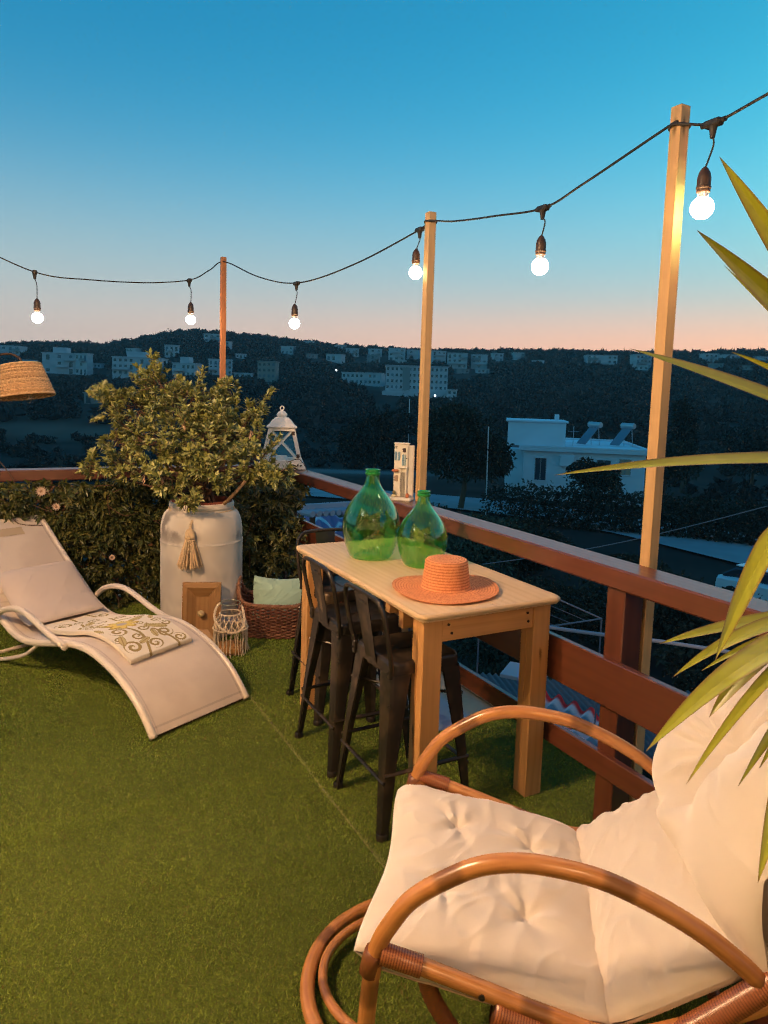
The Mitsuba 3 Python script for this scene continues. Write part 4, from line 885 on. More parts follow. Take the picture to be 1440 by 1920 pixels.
# ------------------------------------------------------------------ yucca beside the armchair
t = thing('yucca', 'yucca plant with long pointed yellow green leaves hanging over the armchair', 'plant')
q = np.random.default_rng(31)
HEAD1, HEAD2 = pix(1730, 880, 1.66), pix(1610, 1150, 1.60)
def blade(base, tip, w, sag, lab=None, twist=0.0, n=22, up_=None, bright=1.0):
    base, tip = np.asarray(base, float), np.asarray(tip, float); mid = base * .45 + tip * .55 + np.array([0, 0, sag]); s = np.linspace(0, 1, n)[:, None]
    c = (1 - s) ** 2 * base + 2 * s * (1 - s) * mid + s * s * tip; d = np.gradient(c, axis=0); d /= np.linalg.norm(d, axis=1, keepdims=True)
    vw = ORIGIN - c; vw /= np.linalg.norm(vw, axis=1, keepdims=True)
    nrm = np.array([0, 0, 1.0]) * .8 + vw.mean(0) * .7 if up_ is None else np.asarray(up_, float)
    side = np.cross(d, nrm); side /= np.linalg.norm(side, axis=1, keepdims=True); nn = np.cross(side, d)
    ang = twist * (s - .3); side, nn = side * np.cos(ang) + nn * np.sin(ang), nn * np.cos(ang) - side * np.sin(ang)
    W = w * np.clip(np.minimum(.45 + 2.2 * s, 1), 0, 1) * (1 - s ** 3.2) + .0008
    cols = np.linspace(-1, 1, 7); P = c[:, None] + side[:, None] * (W / 2)[:, None] * cols[None, :, None] + nn[:, None] * (W * .15)[:, None] * (np.abs(cols)[None, :, None] ** 1.3)
    k = s[:, :, None] * np.ones((1, 7, 1)); st = vnoise(np.stack([cols[None] * 5 + 0 * s, s * 3 + 0 * cols[None], 0 * s + 0 * cols[None] + q.uniform(0, 20)], -1))[..., None]
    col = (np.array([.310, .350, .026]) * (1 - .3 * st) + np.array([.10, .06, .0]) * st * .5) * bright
    col = np.where(np.abs(cols)[None, :, None] > .95, np.array([.20, .13, .03]), col); col = np.where(k > .955, np.array([.16, .085, .04]), col)
    g = grid_sheet(P, c=col); obj('leaf', g, 'yucca_leaf', t, color=True, uv=False)
def B(h, spread=.05): return h + q.normal(0, spread * .5, 3)
for (u, v, D, w, sag, tw) in ((1040, 891, 1.30, .036, .045, 0), (1182, 654, 1.42, .044, .030, .1), (1307, 432, 1.48, .066, .02, -.1), (1349, 294, 1.56, .070, .02, .1), (1372, 660, 1.70, .024, .05, .8), (1358, 498, 1.62, .018, .02, 1.0)):
    blade(B(HEAD1, .03), pix(u, v, D), w, sag, twist=tw, up_=(ORIGIN - HEAD1) * .8 + (ACROSS * .3 if v < 500 else np.array([0, 0, .9])))
blade(pix(1475, 965, 1.50), pix(1341, 1238, 1.36), .042, .05, twist=.8)
for (u, v, D, w, sag, tw) in ((1211, 1409, 1.22, .060, .115, -.1), (1262, 1269, 1.38, .040, .10, .2), (1237, 1207, 1.46, .036, .03, .3), (1315, 1258, 1.42, .024, .05, 0), (1287, 1470, 1.30, .030, .11, .2), (1384, 1474, 1.33, .030, .06, .9), (1424, 1440, 1.36, .034, .05, .7)):
    blade(B(HEAD2, .03), pix(u, v, D), w, sag, twist=tw)
blade(pix(1500, 1330, 1.42), pix(1421, 1655, 1.22), .036, .03, twist=.5)
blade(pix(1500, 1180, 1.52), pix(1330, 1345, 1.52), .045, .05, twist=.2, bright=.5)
for k_ in range(26):
    a = q.uniform(-1.1, .7); h = HEAD1 if k_ % 2 else HEAD2; L_ = q.uniform(.5, .75); el = q.uniform(-.5, 1.0)
    d_ = ACROSS * math.cos(a) * math.cos(el) + AHEAD * math.sin(a) * math.cos(el) + np.array([0, 0, math.sin(el)])
    blade(B(h), h + d_ * L_ + np.array([0, 0, -.06]), q.uniform(.045, .065), .07, twist=q.uniform(-.4, .4))
gx, gy = HEAD2[0] + .03, HEAD2[1] + .02
obj('trunk', tube(smooth_path([(gx + .06, gy + .04, .30), (gx + .03, gy + .02, .7), tuple(HEAD2 * .98 + np.array([.03, .02, 0]) * .0), tuple(HEAD1 + (0, 0, -.05))], 6), np.linspace(.045, .03, 19), 10), 'bark', t, smooth=True)
t2 = thing('plant_pot', 'terracotta pot of the yucca, outside the picture', 'plant pot')
obj('pot', lathe([(.0, .006), (.14, .006), (.19, .30), (.205, .30), (.205, .345), (.185, .345), (.18, .30), (0, .29)], 28, M=trans(gx + .06, gy + .04, 0)), 'terracotta', t2, smooth=35)

# ------------------------------------------------------------------ potted shrub
def rosettes(centres, axes, n, L, W, col, r, spread=.9, droop=.1, fold=.2, g=None):
    """Leaves set round the end of each twig."""
    g = g or G(); m = len(centres); c = np.repeat(centres, n, 0); ax = np.repeat(axes / np.linalg.norm(axes, axis=1, keepdims=True), n, 0); N_ = m * n
    rnd = r.normal(0, 1, (N_, 3)); rad = rnd - ax * (rnd * ax).sum(1, keepdims=True); rad /= np.linalg.norm(rad, axis=1, keepdims=True)
    k = r.uniform(.15, 1, N_)[:, None]; d = ax * (1.25 - spread * k) + rad * (.35 + spread * k)
    base = c - ax * (r.uniform(0, 1, N_)[:, None] * L * .9) * k; side = np.cross(rad, ax) + rad * 0
    tone = r.uniform(.65, 1.35, (N_, 1)); cc = np.asarray(col)[r.integers(len(col), size=N_)] * tone
    return leaves(base, d, side, L * r.uniform(.65, 1.15, N_), W * r.uniform(.75, 1.15, N_), cc, fold, droop, g)
t = thing('potted_shrub', 'bushy pale green shrub with bent branches growing in the cloth covered jar', 'shrub')
q = np.random.default_rng(77)
root = np.array([JX, JY, .87]); cen = pix(345, 815, 4.85)
tips, axes, gb = [], [], G()
lobes = [(pix(300, 725, 4.95), .16, 60), (pix(255, 770, 4.95), .17, 70), (pix(350, 765, 4.80), .20, 90), (pix(405, 765, 4.80), .16, 70), (pix(430, 730, 4.90), .09, 24), (pix(225, 830, 5.0), .15, 55), (pix(300, 835, 4.65), .20, 90), (pix(385, 835, 4.60), .20, 85),
         (pix(455, 820, 4.75), .17, 70), (pix(475, 775, 4.8), .09, 24), (pix(235, 875, 4.8), .13, 40), (pix(170, 878, 4.9), .07, 14), (pix(320, 890, 4.55), .16, 55), (pix(410, 885, 4.5), .14, 40), (pix(480, 870, 4.6), .13, 40), (pix(525, 885, 4.55), .09, 20), (pix(300, 745, 5.2), .2, 40), (pix(400, 800, 5.15), .22, 50),
         (pix(208, 775, 4.95), .055, 10), (pix(292, 705, 4.95), .05, 10), (pix(350, 945, 4.45), .05, 10), (pix(195, 748, 4.95), .03, 5)]
for (c, r_, n) in lobes:
    b0 = root + q.normal(0, .05, 3) * (1, 1, 0); m1 = b0 * .55 + c * .45 + np.array([0, 0, .04]) + q.normal(0, .03, 3)
    tube(smooth_path([b0, b0 * .8 + m1 * .2 + (0, 0, .06), m1, c * .9 + m1 * .1, c], 3), np.linspace(.012, .004, 13), 5, g=gb)
    for _ in range(int(n * .85)):
        d = q.normal(0, 1, 3); d /= np.linalg.norm(d); e = c + d * r_ * q.uniform(.45, 1.0) ** .6 * np.array([1.05, 1.05, .95])
        tips.append(e); axes.append(d * .7 + (e - root) * .8 + np.array([0, 0, .35]))
        if q.random() < .5:
            tube(smooth_path([c + d * .2 * r_, (c + e) / 2 + q.normal(0, .015, 3), e], 2), np.linspace(.0035, .002, 5), 4, g=gb)
for _ in range(46):          # longer shoots that break the outline
    c, r_, n = lobes[q.integers(len(lobes))]; d = q.normal(0, 1, 3) + (c - root) * 1.2 + (0, 0, .55); d /= np.linalg.norm(d); a = c + d * r_ * .7; L_ = q.uniform(.06, .15); b_ = a + d * L_ + (0, 0, .02)
    tube(smooth_path([a - d * .05, (a + b_) / 2 + q.normal(0, .008, 3), b_], 3), .0022, 4, g=gb)
    for s_ in np.linspace(.2, 1, 4): tips.append(a + (b_ - a) * s_); axes.append(d + q.normal(0, .25, 3))
obj('branches', gb, 'bark', t)
tube_ = tube(smooth_path([root + ACROSS * .14 + AHEAD * -.05, pix(440, 925, 4.55), pix(465, 895, 4.6), pix(466, 880, 4.65)], 5), np.linspace(.014, .009, 16), 7); obj('bent_branch', tube_, 'pale_bark', t, smooth=True)
LC1 = [(.245, .250, .060), (.310, .305, .085), (.185, .200, .050), (.370, .350, .140), (.140, .155, .042)]
g = rosettes(np.array(tips), np.array(axes), 12, .054, .0225, LC1, q, .95, .08); k = obj('foliage', g, 'leaf', t, color=True, uv=False); labels[k] = {'kind': 'stuff'}
dry = np.array([pix(272, 895, 4.5), pix(302, 900, 4.5), pix(392, 892, 4.5), pix(485, 815, 4.7), pix(345, 795, 4.55), pix(470, 812, 4.6)])
g = rosettes(dry, np.tile([0, 0, -1.0], (len(dry), 1)), 5, .05, .018, [(.42, .25, .13), (.36, .22, .13)], q, .4); obj('dry_leaves', g, 'leaf', t, color=True, uv=False)
# ------------------------------------------------------------------ hedge on a trellis along the back railing
t = thing('trellis', 'brown crossed slat trellis showing through the hedge', 'trellis')
g = 0
for k_ in range(-8, 26):
    for s in (1, -1):
        x0 = -.6 + k_ * .115; a, b = (x0, .03), (x0 + .9, .93)
        if s < 0: a, b = (x0, .93), (x0 + .9, .03)
        if b[0] < -.5 or a[0] > 1.85: continue
        a = np.array([a[0], 5.555 + .006 * s, a[1]]); b = np.array([b[0], 5.555 + .006 * s, b[1]])
        f0 = max(0, (-.5 - a[0]) / .9); f1_ = min(1, (1.86 - a[0]) / .9); a, b = a + (b - a) * f0, a + (b - a) * f1_
        d = b - a; l = np.linalg.norm(d)
        if l < .1: continue
        d /= l; sd = np.array([0, 1.0, 0]); obj('slat', box((-.0065, -.0022, 0), (.0065, .0022, l), .001, 2, M=frame(a, np.cross(sd, d), sd, d)), 'bark_slat', t)
t = thing('hedge', 'dark leafy climbing hedge with a few pale flowers along the back railing', 'hedge')
q = np.random.default_rng(5)
n = 3600; x = q.uniform(-1.2, 1.96, n); z = q.uniform(.02, .97, n); dens = vfbm(np.stack([x * 2.6, z * 3.4, x * 0 + 2], -1), 3)
gap = np.exp(-((x - .62) / .26) ** 2 - ((z - .43) / .16) ** 2); keep = (dens > .24) & (q.random(n) > .90 * gap) & (q.random(n) < .6 + .5 * z)
x, z = x[keep], z[keep]; y = 5.46 - .22 * vfbm(np.stack([x * 3, z * 3, x * 0], -1), 2) * (.35 + z) - q.uniform(0, .08, len(x)); y += .05
n2 = 2800; tips = np.vstack([np.stack([x, y, z], 1), np.stack([q.uniform(-1.2, 1.96, n2), q.uniform(5.54, 5.60, n2), q.uniform(.02, .95, n2)], 1)])
m = 420; cx = np.stack([q.uniform(1.42, 1.98, m), q.uniform(4.75, 5.45, m), q.uniform(.05, 1.05, m) ** .8], 1); cx = cx[(cx[:, 2] < 1.03 - .10 * np.abs(cx[:, 1] - 5.2))]
cx[:, 0] = np.minimum(cx[:, 0], 1.94)
m = 70; ov = np.stack([q.uniform(1.62, 2.12, m), q.uniform(5.05, 5.35, m), q.uniform(.86, 1.07, m)], 1); tips = np.vstack([tips, cx, ov]); axes = np.tile([-.25, -.85, .15], (len(tips), 1)) + q.normal(0, .5, (len(tips), 3))
HC = [(.045, .060, .017), (.075, .085, .022), (.030, .044, .014), (.130, .120, .032), (.055, .062, .020), (.10, .105, .028)]
g = rosettes(tips, axes, 11, .066, .021, HC, q, 1.0, .22); k = obj('foliage', g, 'leaf', t, color=True, uv=False); labels[k] = {'kind': 'stuff'}
k_ = q.choice(len(tips), 60); g = leaves(tips[k_] + q.normal(0, .02, (60, 3)), q.normal(0, 1, (60, 3)), q.normal(0, 1, (60, 3)), .045, .026, np.array([(.30, .20, .05), (.26, .24, .07), (.32, .15, .06)])[q.integers(3, size=60)], g=None); obj('yellow_leaves', g, 'leaf', t, color=True, uv=False)
gb = G()
for _ in range(90):
    a = tips[q.integers(len(tips))]; b = a + q.normal(0, .14, 3) * (1, .4, 1); b[1] = min(b[1], 5.58); tube(smooth_path([a, (a + b) / 2 + q.normal(0, .03, 3), b], 3), .003, 4, g=gb)
k = obj('stems', gb, 'bark', t); labels[k] = {'kind': 'stuff'}
for (u, v, R_) in ((77, 921, .042), (105, 950, .032), (210, 1045, .028)):
    c = pix(u, v, 5.28 / (eye_ray(u, v)[1] / FOCAL)); nv = (ORIGIN - c) / np.linalg.norm(ORIGIN - c); e1 = np.cross(nv, (0, 0, 1.)); e1 /= np.linalg.norm(e1); e2 = np.cross(e1, nv); aa = np.linspace(0, 2 * np.pi, 14, endpoint=False)
    d = np.cos(aa)[:, None] * e1 + np.sin(aa)[:, None] * e2 + nv * .35
    g = leaves(np.tile(c, (14, 1)), d, np.cross(d, nv), R_, R_ * .28, (.50, .36, .26)); lathe([(0, .012), (.008, .010), (.010, 0), (0, -.004)], 10, g=g, c=(.22, .12, .07), M=frame(c, e1, e2, nv)); obj('flower', g, 'leaf', t, color=True, uv=False)

# ------------------------------------------------------------------ wicker lampshade at the left edge
t = thing('wicker_lamp', 'tilted wicker lampshade with an unlit clear bulb, at the left edge', 'lamp')
SC = pix(43, 714, 4.62); tz = np.array([0, 0, 1.0]) - ACROSS * .17 + AHEAD * .06; tz /= np.linalg.norm(tz); txx = np.cross(AHEAD, tz); txx /= np.linalg.norm(txx); tyy = np.cross(tz, txx)
def shd(a, h, off=0): r_ = .176 - .056 * h + off; p = SC + txx * r_ * math.cos(a) + tyy * r_ * math.sin(a) + tz * (h - .5) * .205; return p
WL = [(.52, .31, .15), (.60, .39, .20), (.44, .25, .11)]
k = obj('shade', weave(shd, 0, 1, 24, 44, .0050, WL, 4, over=.0045), 'wicker', t, color=True, uv=False); labels[k] = {'kind': 'stuff'}
a = np.linspace(0, 2 * np.pi, 60, endpoint=False)
obj('rim', tube(np.array([shd(x_, .0, .002) for x_ in a]), .0065, 6, True, c=WL[0]), 'wicker', t, color=True, uv=False); obj('rim', tube(np.array([shd(x_, 1.0, .002) for x_ in a]), .0065, 6, True, c=WL[1]), 'wicker', t, color=True, uv=False)
g = G(); in_ = [np.array([shd(x_, h, -.006) for x_ in a]) for h in (0.01, .99)]; grid_sheet(np.array(in_), g=g, closed_u=True, c=(.30, .16, .07)); obj('lining', g, 'wicker', t, color=True, uv=False)
bc = SC - tz * .122 + txx * .03
obj('bulb', lathe([(0, -.034), (.016, -.030), (.027, -.016), (.030, 0), (.027, .016), (.017, .035), (.013, .055)], 24, M=frame(bc, txx, tyy, tz)), 'clear_glass', t, smooth=True)
obj('filament', tube([bc + tz * .05, bc + tz * .0 + txx * .008, bc - tz * .012, bc - txx * .008, bc + tz * .05 - txx * .003], .0012, 5), 'steel', t)
obj('lamp_holder', lathe([(0, .055), (.016, .055), (.018, .12), (.006, .14), (.006, .21), (0, .21)], 14, M=frame(bc, txx, tyy, tz)), 'brown_socket', t)
obj('lamp_arm', tube(smooth_path([SC + tz * .09, SC + tz * .15, SC + tz * .17 - ACROSS * .12, SC - ACROSS * .5 + tz * .05, SC - ACROSS * .75 - (0, 0, .6), SC - ACROSS * .78 - (0, 0, SC[2] - .02)], 6), .008, 8), 'brown_socket', t, smooth=True)
obj('lamp_foot', lathe([(0, .03), (.14, .025), (.15, .006), (0, .006)], 24, M=trans(*(SC - ACROSS * .78)[:2], 0)), 'brown_socket', t)

# ------------------------------------------------------------------ the valley: terrain, road, hills
SKY_U = [-900, -300, 0, 60, 150, 200, 260, 330, 400, 480, 560, 640, 720, 800, 900, 1000, 1100, 1200, 1300, 1440, 1800, 2400]
SKY_V = [690, 668, 664, 662, 658, 660, 648, 638, 634, 642, 648, 658, 664, 668, 670, 672, 674, 676, 678, 681, 690, 712]
def ground_z(right, ahead):
    right, ahead = np.asarray(right, float), np.asarray(ahead, float)
    r = np.hypot(right, ahead); a = np.maximum(np.maximum(ahead, r * .30), .01); u = 720 + FOCAL * right / a
    v = np.interp(u, SKY_U, SKY_V); hz = HORIZON + ROLL * (u - 720)
    top = EYE + (hz - v) / FOCAL * 470.0
    z = -6.4 - 2.6 * np.clip((r - 45) / 60, 0, 1)
    tt = np.clip((r - 105) / 365, 0, 1); z = z + (top + 9.0) * (tt ** 1.15) * (1 - .10 * np.sin(tt * np.pi * 2))
    z = z - .16 * np.maximum(r - 470, 0)
    p = np.stack([right * .02, ahead * .02, right * 0], -1); amp = np.clip((r - 70) / 160, 0, 1) * np.clip((560 - r) / 110, .15, 1)
    z = z + amp * 7.0 * (vfbm(p, 4, 3) - .5) * np.clip((470 - r) / 120 + .25, .25, 1)
    back = np.clip((-ahead) / 60, 0, 1)
    return z * (1 - back) - 6.4 * back
az = np.concatenate([np.linspace(-180, -48, 30), np.linspace(-46, 46, 190), np.linspace(48, 180, 30)]); rad = np.concatenate([[0.0], np.geomspace(3.0, 90, 50), np.linspace(93, 620, 130), [680, 740, 800]])
A_, R_ = np.meshgrid(np.radians(az), rad); RT, AH = R_ * np.sin(A_), R_ * np.cos(A_)
ZZ = ground_z(RT, AH)
tone = vfbm(np.stack([RT * .03, AH * .03, RT * 0 + 4], -1), 4)[..., None]; fine = vnoise(np.stack([RT * .22, AH * .22, RT * 0], -1))[..., None]
col = np.array([.043, .030, .028]) * (1 - tone) + np.array([.080, .052, .046]) * tone; col = col * (.52 + .45 * fine)
def patch(right, ahead, sr, sa): return np.exp(-((RT - right) / sr) ** 2 - ((AH - ahead) / sa) ** 2)[..., None]
for (r0, a0, sr, sa, cc) in ((-62, 132, 22, 9, (.125, .075, .060)), (-30, 118, 16, 5, (.085, .06, .05)), (-4, 95, 12, 4, (.14, .12, .12)), (-12, 270, 34, 26, (.15, .115, .10)), (150, 210, 40, 25, (.10, .08, .07))):
    k = np.clip(patch(r0, a0, sr, sa) * 1.3, 0, 1); col = col * (1 - k) + np.array(cc) * (.8 + .4 * fine) * k
P3d = RT[..., None] * ACROSS + AH[..., None] * AHEAD + np.array([0, 0, 1.0]) * ZZ[..., None]
g = grid_sheet(P3d, c=col); struct('terrain', g, 'ground', smooth=True, color=True, uv=False)
# the road beyond the gardens
rd = [(-14, 66), (0, 60), (10, 54), (17, 46), (21, 39), (25, 31), (28, 22), (30, 10), (31, -5)]
rp = smooth_path([(a, b, 0) for a, b in rd], 8); tg = np.gradient(rp, axis=0); tg /= np.linalg.norm(tg, axis=1, keepdims=True); nr = np.stack([-tg[:, 1], tg[:, 0], 0 * tg[:, 0]], 1)
rows = np.array([[land(*(p + n_ * w)[:2], -6.32 + .0) for w in (-4.4, -1.5, 1.5, 4.4)] for p, n_ in zip(rp, nr)])
for i in range(len(rows)):
    for j in range(4):
        p = rp[i] + nr[i] * (-4.4, -1.5, 1.5, 4.4)[j]; rows[i, j, 2] = ground_z(p[0], p[1]) + .16
struct('road', grid_sheet(rows[:, ::-1]), 'asphalt')

def pt_on_ground(u, v, d0=30.0, d1=640.0):
    """Where the line of sight through the picture point meets the terrain, and its distance ahead."""
    D = np.linspace(d0, d1, 1600); d = eye_ray(u, v) / FOCAL; P = ORIGIN + D[:, None] * d
    hit = np.nonzero(P[:, 2] < ground_z(P @ ACROSS, P @ AHEAD))[0]
    k = hit[0] if len(hit) else len(D) - 1
    return P[k], D[k]

# ------------------------------------------------------------------ houses across the valley
q = np.random.default_rng(12); HOUSES = []
def building(name, label, cat, u0, u1, vt, vb, storeys, depth=None, yaw=0.0, ratio=.7, cols_=None, wall='far_white', roof=None, balcony=True, group='houses on the far hillside', extra=None, rows_=None):
    P, D = pt_on_ground((u0 + u1) / 2, vb) if depth is None else (None, depth)
    if P is None: P = pix((u0 + u1) / 2, vb, D)
    s = D / FOCAL; W = (u1 - u0) * s; HOUSES.append((P @ ACROSS, P @ AHEAD, W)); H = (vb - vt) * s; L = W * ratio
    x = ACROSS * math.cos(yaw) + AHEAD * math.sin(yaw); y = np.cross((0, 0, 1.), x)
    W2 = W / (abs(math.cos(yaw)) + ratio * abs(math.sin(yaw))); L = W2 * ratio; hw = W2 / 2
    M = frame(P + AHEAD * L * .5, x, y, (0, 0, 1.0)); t = thing(name, label, cat, group)
    def part(n, lo, hi, m, **k): return obj(n, box(lo, hi, .03, 2, M=M), m, t, uv=False)
    zb = -4.0; part('wall', (-hw, -L / 2, zb), (hw, L / 2, H), wall)
    part('roof_slab', (-hw - .25, -L / 2 - .25, H + .002), (hw + .25, L / 2 + .25, H + .28), wall if roof is None else roof)
    fh = H / storeys; n = cols_ or max(2, int(W2 / 3.4)); ww = min(1.25, W2 / n * .5)
    for st in range(storeys):
        z0 = st * fh + fh * .32; z1 = st * fh + fh * .78
        for i in range(n):
            cx_ = -hw + (i + .5) * W2 / n
            if rows_ is None and q.random() < .18: continue
            door = balcony and q.random() < .3
            part('window', (cx_ - ww / 2, -L / 2 - .05, st * fh + .1 if door else z0), (cx_ + ww / 2, -L / 2 - .003, z1), 'window_dark' if q.random() < .8 else 'shutter_blue')
        if balcony and st > 0 and storeys > 1:
            a, b = sorted(q.uniform(-hw, hw, 2)); b = max(b, a + W2 * .35); b = min(b, hw)
            if b - a > 1.5:
                part('balcony', (a, -L / 2 - 1.2, st * fh - .12), (b, -L / 2 - .06, st * fh + .02), wall); part('balcony_rail', (a, -L / 2 - 1.2, st * fh + .025), (b, -L / 2 - 1.1, st * fh + .9), wall if q.random() < .6 else 'far_grey')
    if extra: extra(part, hw, L, H, fh)
    return t
def penthouse(part, hw, L, H, fh): part('penthouse', (-hw * .5, -L * .2, H + .285), (hw * .3, L * .4, H + 2.4), 'far_white')
def stairs(part, hw, L, H, fh): part('stair_tower', (hw * .45, -L / 2 - .3, -4), (hw * .80, -L / 2 - .06, H + 1.6), 'far_white')
B_ = building
B_('apartment_house', 'long pale blue apartment house above the wicker lampshade, with stepped right end', 'house', 76, 142, 663, 701, 3, yaw=.12, extra=penthouse)
B_('apartment_house', 'tall white house with balconies at the right end of the long apartment house', 'house', 140, 169, 664, 703, 3, yaw=-.25, cols_=3)
B_('apartment_house', 'wide house with three long dark balconies, above the left half of the shrub', 'house', 206, 300, 671, 705, 3, yaw=.10, cols_=9, extra=penthouse)
B_('small_house', 'two storey white house right of the wide balcony house', 'house', 322, 371, 682, 709, 2, yaw=-.15, cols_=5, extra=penthouse)
B_('apartment_house', 'white house directly left of the orange brown pole', 'house', 386, 434, 675, 703, 3, yaw=.2, cols_=5)
B_('unfinished_building', 'tall grey unfinished concrete building right of the orange brown pole', 'building', 482, 519, 679, 721, 4, yaw=-.1, wall='far_concrete', cols_=4, balcony=False, rows_=1)
B_('small_house', 'white house high on the slope above the two storey house', 'house', 306, 334, 648, 670, 2, yaw=.2, cols_=3)
B_('small_house', 'pale house at the left edge of the picture on the ridge', 'house', -14, 37, 649, 665, 2, yaw=.1, cols_=4)
B_('small_house', 'house among the trees at the very top of the left hill', 'house', 380, 413, 627, 642, 2, yaw=.1, cols_=3)
B_('small_house', 'white low house on the slope between the left hill and the hotel', 'house', 611, 646, 665, 680, 1, yaw=-.3, cols_=3)
def wing(part, hw, L, H, fh):
    part('ground_floor', (-hw - 1, -L / 2 - 2.5, -2), (hw + .5, -L / 2 - .06, fh * .85), 'far_white'); part('lift_tower', (-hw * .45, -L / 2 - .25, fh), (-hw * .22, -L / 2 - .055, H - .3), 'far_grey')
B_('hotel_building', 'large white five storey building with rows of small windows, left of the middle pole', 'building', 722, 838, 688, 744, 5, yaw=.0, ratio=.4, cols_=14, balcony=False, rows_=1, extra=wing)
B_('annexe', 'low white annexe at the right foot of the five storey building', 'building', 838, 856, 732, 751, 2, yaw=0, cols_=2, balcony=False)
B_('annexe', 'long low white wing with a sloping top, left of the five storey building', 'building', 640, 722, 700, 722, 2, yaw=-.15, cols_=9, balcony=False)
B_('small_house', 'dark roofed low house half hidden behind the shrub on the left', 'house', 155, 206, 738, 757, 1, yaw=.1, wall='far_concrete', roof='far_grey', cols_=3)
names = ['first', 'second', 'third', 'fourth', 'fifth', 'sixth', 'seventh', 'eighth', 'ninth', 'tenth', 'eleventh', 'twelfth', 'thirteenth', 'fourteenth', 'fifteenth', 'sixteenth', 'seventeenth']
ridge = [(560, 588, 640, 650, 1), (626, 649, 648, 660, 2), (690, 716, 655, 670, 2), (728, 760, 654, 676, 3), (763, 788, 657, 674, 2), (806, 836, 659, 682, 3), (838, 878, 663, 692, 3), (883, 916, 666, 692, 3), (921, 944, 663, 678, 2), (960, 985, 662, 674, 2), (1101, 1160, 667, 682, 2), (1186, 1222, 666, 690, 3), (1318, 1347, 664, 680, 2), (1354, 1388, 666, 681, 2), (1416, 1450, 670, 682, 2)]
for i, (a, b, c, d, st) in enumerate(ridge):
    B_('ridge_house', f'{names[i]} pale house from the left along the ridge right of the left hill', 'house', a, b, c, d, st, yaw=q.uniform(-.35, .35), cols_=max(2, int((b - a) / 9)), group='houses along the ridge')

spots = [(248, 668, 22, 2, 'above the wide balcony house'), (420, 655, 20, 2, 'just left of the orange brown pole high up'), (450, 672, 18, 1, 'right of the orange brown pole'), (540, 664, 22, 2, 'above the unfinished building on its right'), (584, 672, 18, 1, 'left of the white low house'), (660, 668, 20, 2, 'right of the white low house'), (50, 690, 22, 2, 'left end of the long apartment house'),
         (180, 690, 20, 1, 'between the two large apartment houses'), (268, 716, 24, 1, 'below the wide balcony house'), (352, 716, 18, 1, 'below the two storey house'), (455, 708, 26, 1, 'left foot of the unfinished building'), (700, 680, 20, 2, 'above the left wing of the five storey building'), (752, 684, 18, 1, 'behind the five storey building'), (865, 700, 24, 1, 'right of the five storey building'),
         (905, 700, 20, 1, 'far right of the five storey building'), (1010, 684, 20, 1, 'on the ridge left of the tall pole'), (1140, 690, 22, 1, 'below the ridge just left of the tall pole'), (1205, 694, 24, 1, 'below the ridge beside the tall pole'), (1345, 690, 24, 1, 'below the ridge right of the tall pole'), (1400, 694, 20, 1, 'below the ridge at the right edge')]
for (u, v, w_, st, lb) in spots:
    w_ *= 1.25
    B_('hill_house', 'small pale house in the trees ' + lb, 'house', u - w_ / 2, u + w_ / 2, v - 6.5 * st - 1, v, st, yaw=q.uniform(-.4, .4), cols_=3, wall='far_white' if q.random() < .65 else 'far_grey', group='small houses among the trees of the far slope')

# ------------------------------------------------------------------ the near white house with solar heaters
t = thing('flat_roofed_house', 'near white flat roofed house with two solar water heaters on the roof', 'house')
HC_ = pix(1085, 842, 62.0); hx = ACROSS * .985 + AHEAD * -.17; hx /= np.linalg.norm(hx); hy = np.cross((0, 0, 1.), hx); zg = -10.5 - HC_[2]
M = frame(HC_ + hx * 0, hx, hy, (0, 0, 1.))
def hp(n, lo, hi, m='near_white', b=.02, par=None): return obj(n, box(lo, hi, b, 2, M=M), m, par or t, uv=False)
hp('wall', (-4.7, .0, zg), (5.7, 15.2, -.30)); hp('roof_slab', (-5.1, -.45, -.298), (6.1, 15.6, -.02)); hp('parapet', (-5.1, -.45, -.018), (6.1, -.25, .18)); hp('parapet', (5.9, -.248, -.018), (6.1, 15.6, .18)); hp('parapet', (-5.1, 15.4, -.018), (5.898, 15.6, .18))
hp('wing_wall', (-6.3, 1.2, zg), (-4.702, 9.0, -.25)); hp('stair_house', (-6.2, 2.2, -.018), (-1.0, 7.8, 2.15)); hp('stair_house_roof', (-6.4, 2.0, 2.152), (-.8, 8.0, 2.32)); hp('roof_door', (-.998, 3.0, .0), (-.93, 4.0, 1.6), 'window_dark'); hp('chimney', (-1.9, 4.5, 2.322), (-1.5, 4.9, 2.9))
for (a, b, z0, z1, m) in ((-3.7, -2.7, -2.9, -.95, 'window_dark'), (-1.55, -.35, -1.55, -.55, 'near_white'), (-.2, .95, -2.5, -1.1, 'window_dark'), (3.5, 4.5, -2.1, -.75, 'lit_window'), (1.6, 2.8, -2.1, -.9, 'window_dark')):
    w = hp('window' if m != 'near_white' else 'air_conditioner', (a, -.03 if m != 'near_white' else -.4, z0), (b, -.002, z1), m)
    if m == 'near_white': continue
    hp('lintel', (a - .08, -.05, z1 + .002), (b + .08, -.002, z1 + .10), 'near_white', par=w); hp('sill', (a - .10, -.12, z0 - .08), (b + .10, -.002, z0 - .002), 'near_white', par=w); hp('mullion', ((a + b) / 2 - .04, -.055, z0), ((a + b) / 2 + .04, -.031, z1), 'far_grey', par=w)
    for xx in (a + .002, b - .062): hp('frame', (xx, -.055, z0), (xx + .06, -.031, z1), 'far_grey', par=w)
for cx_ in (.2, 3.2):
    pass
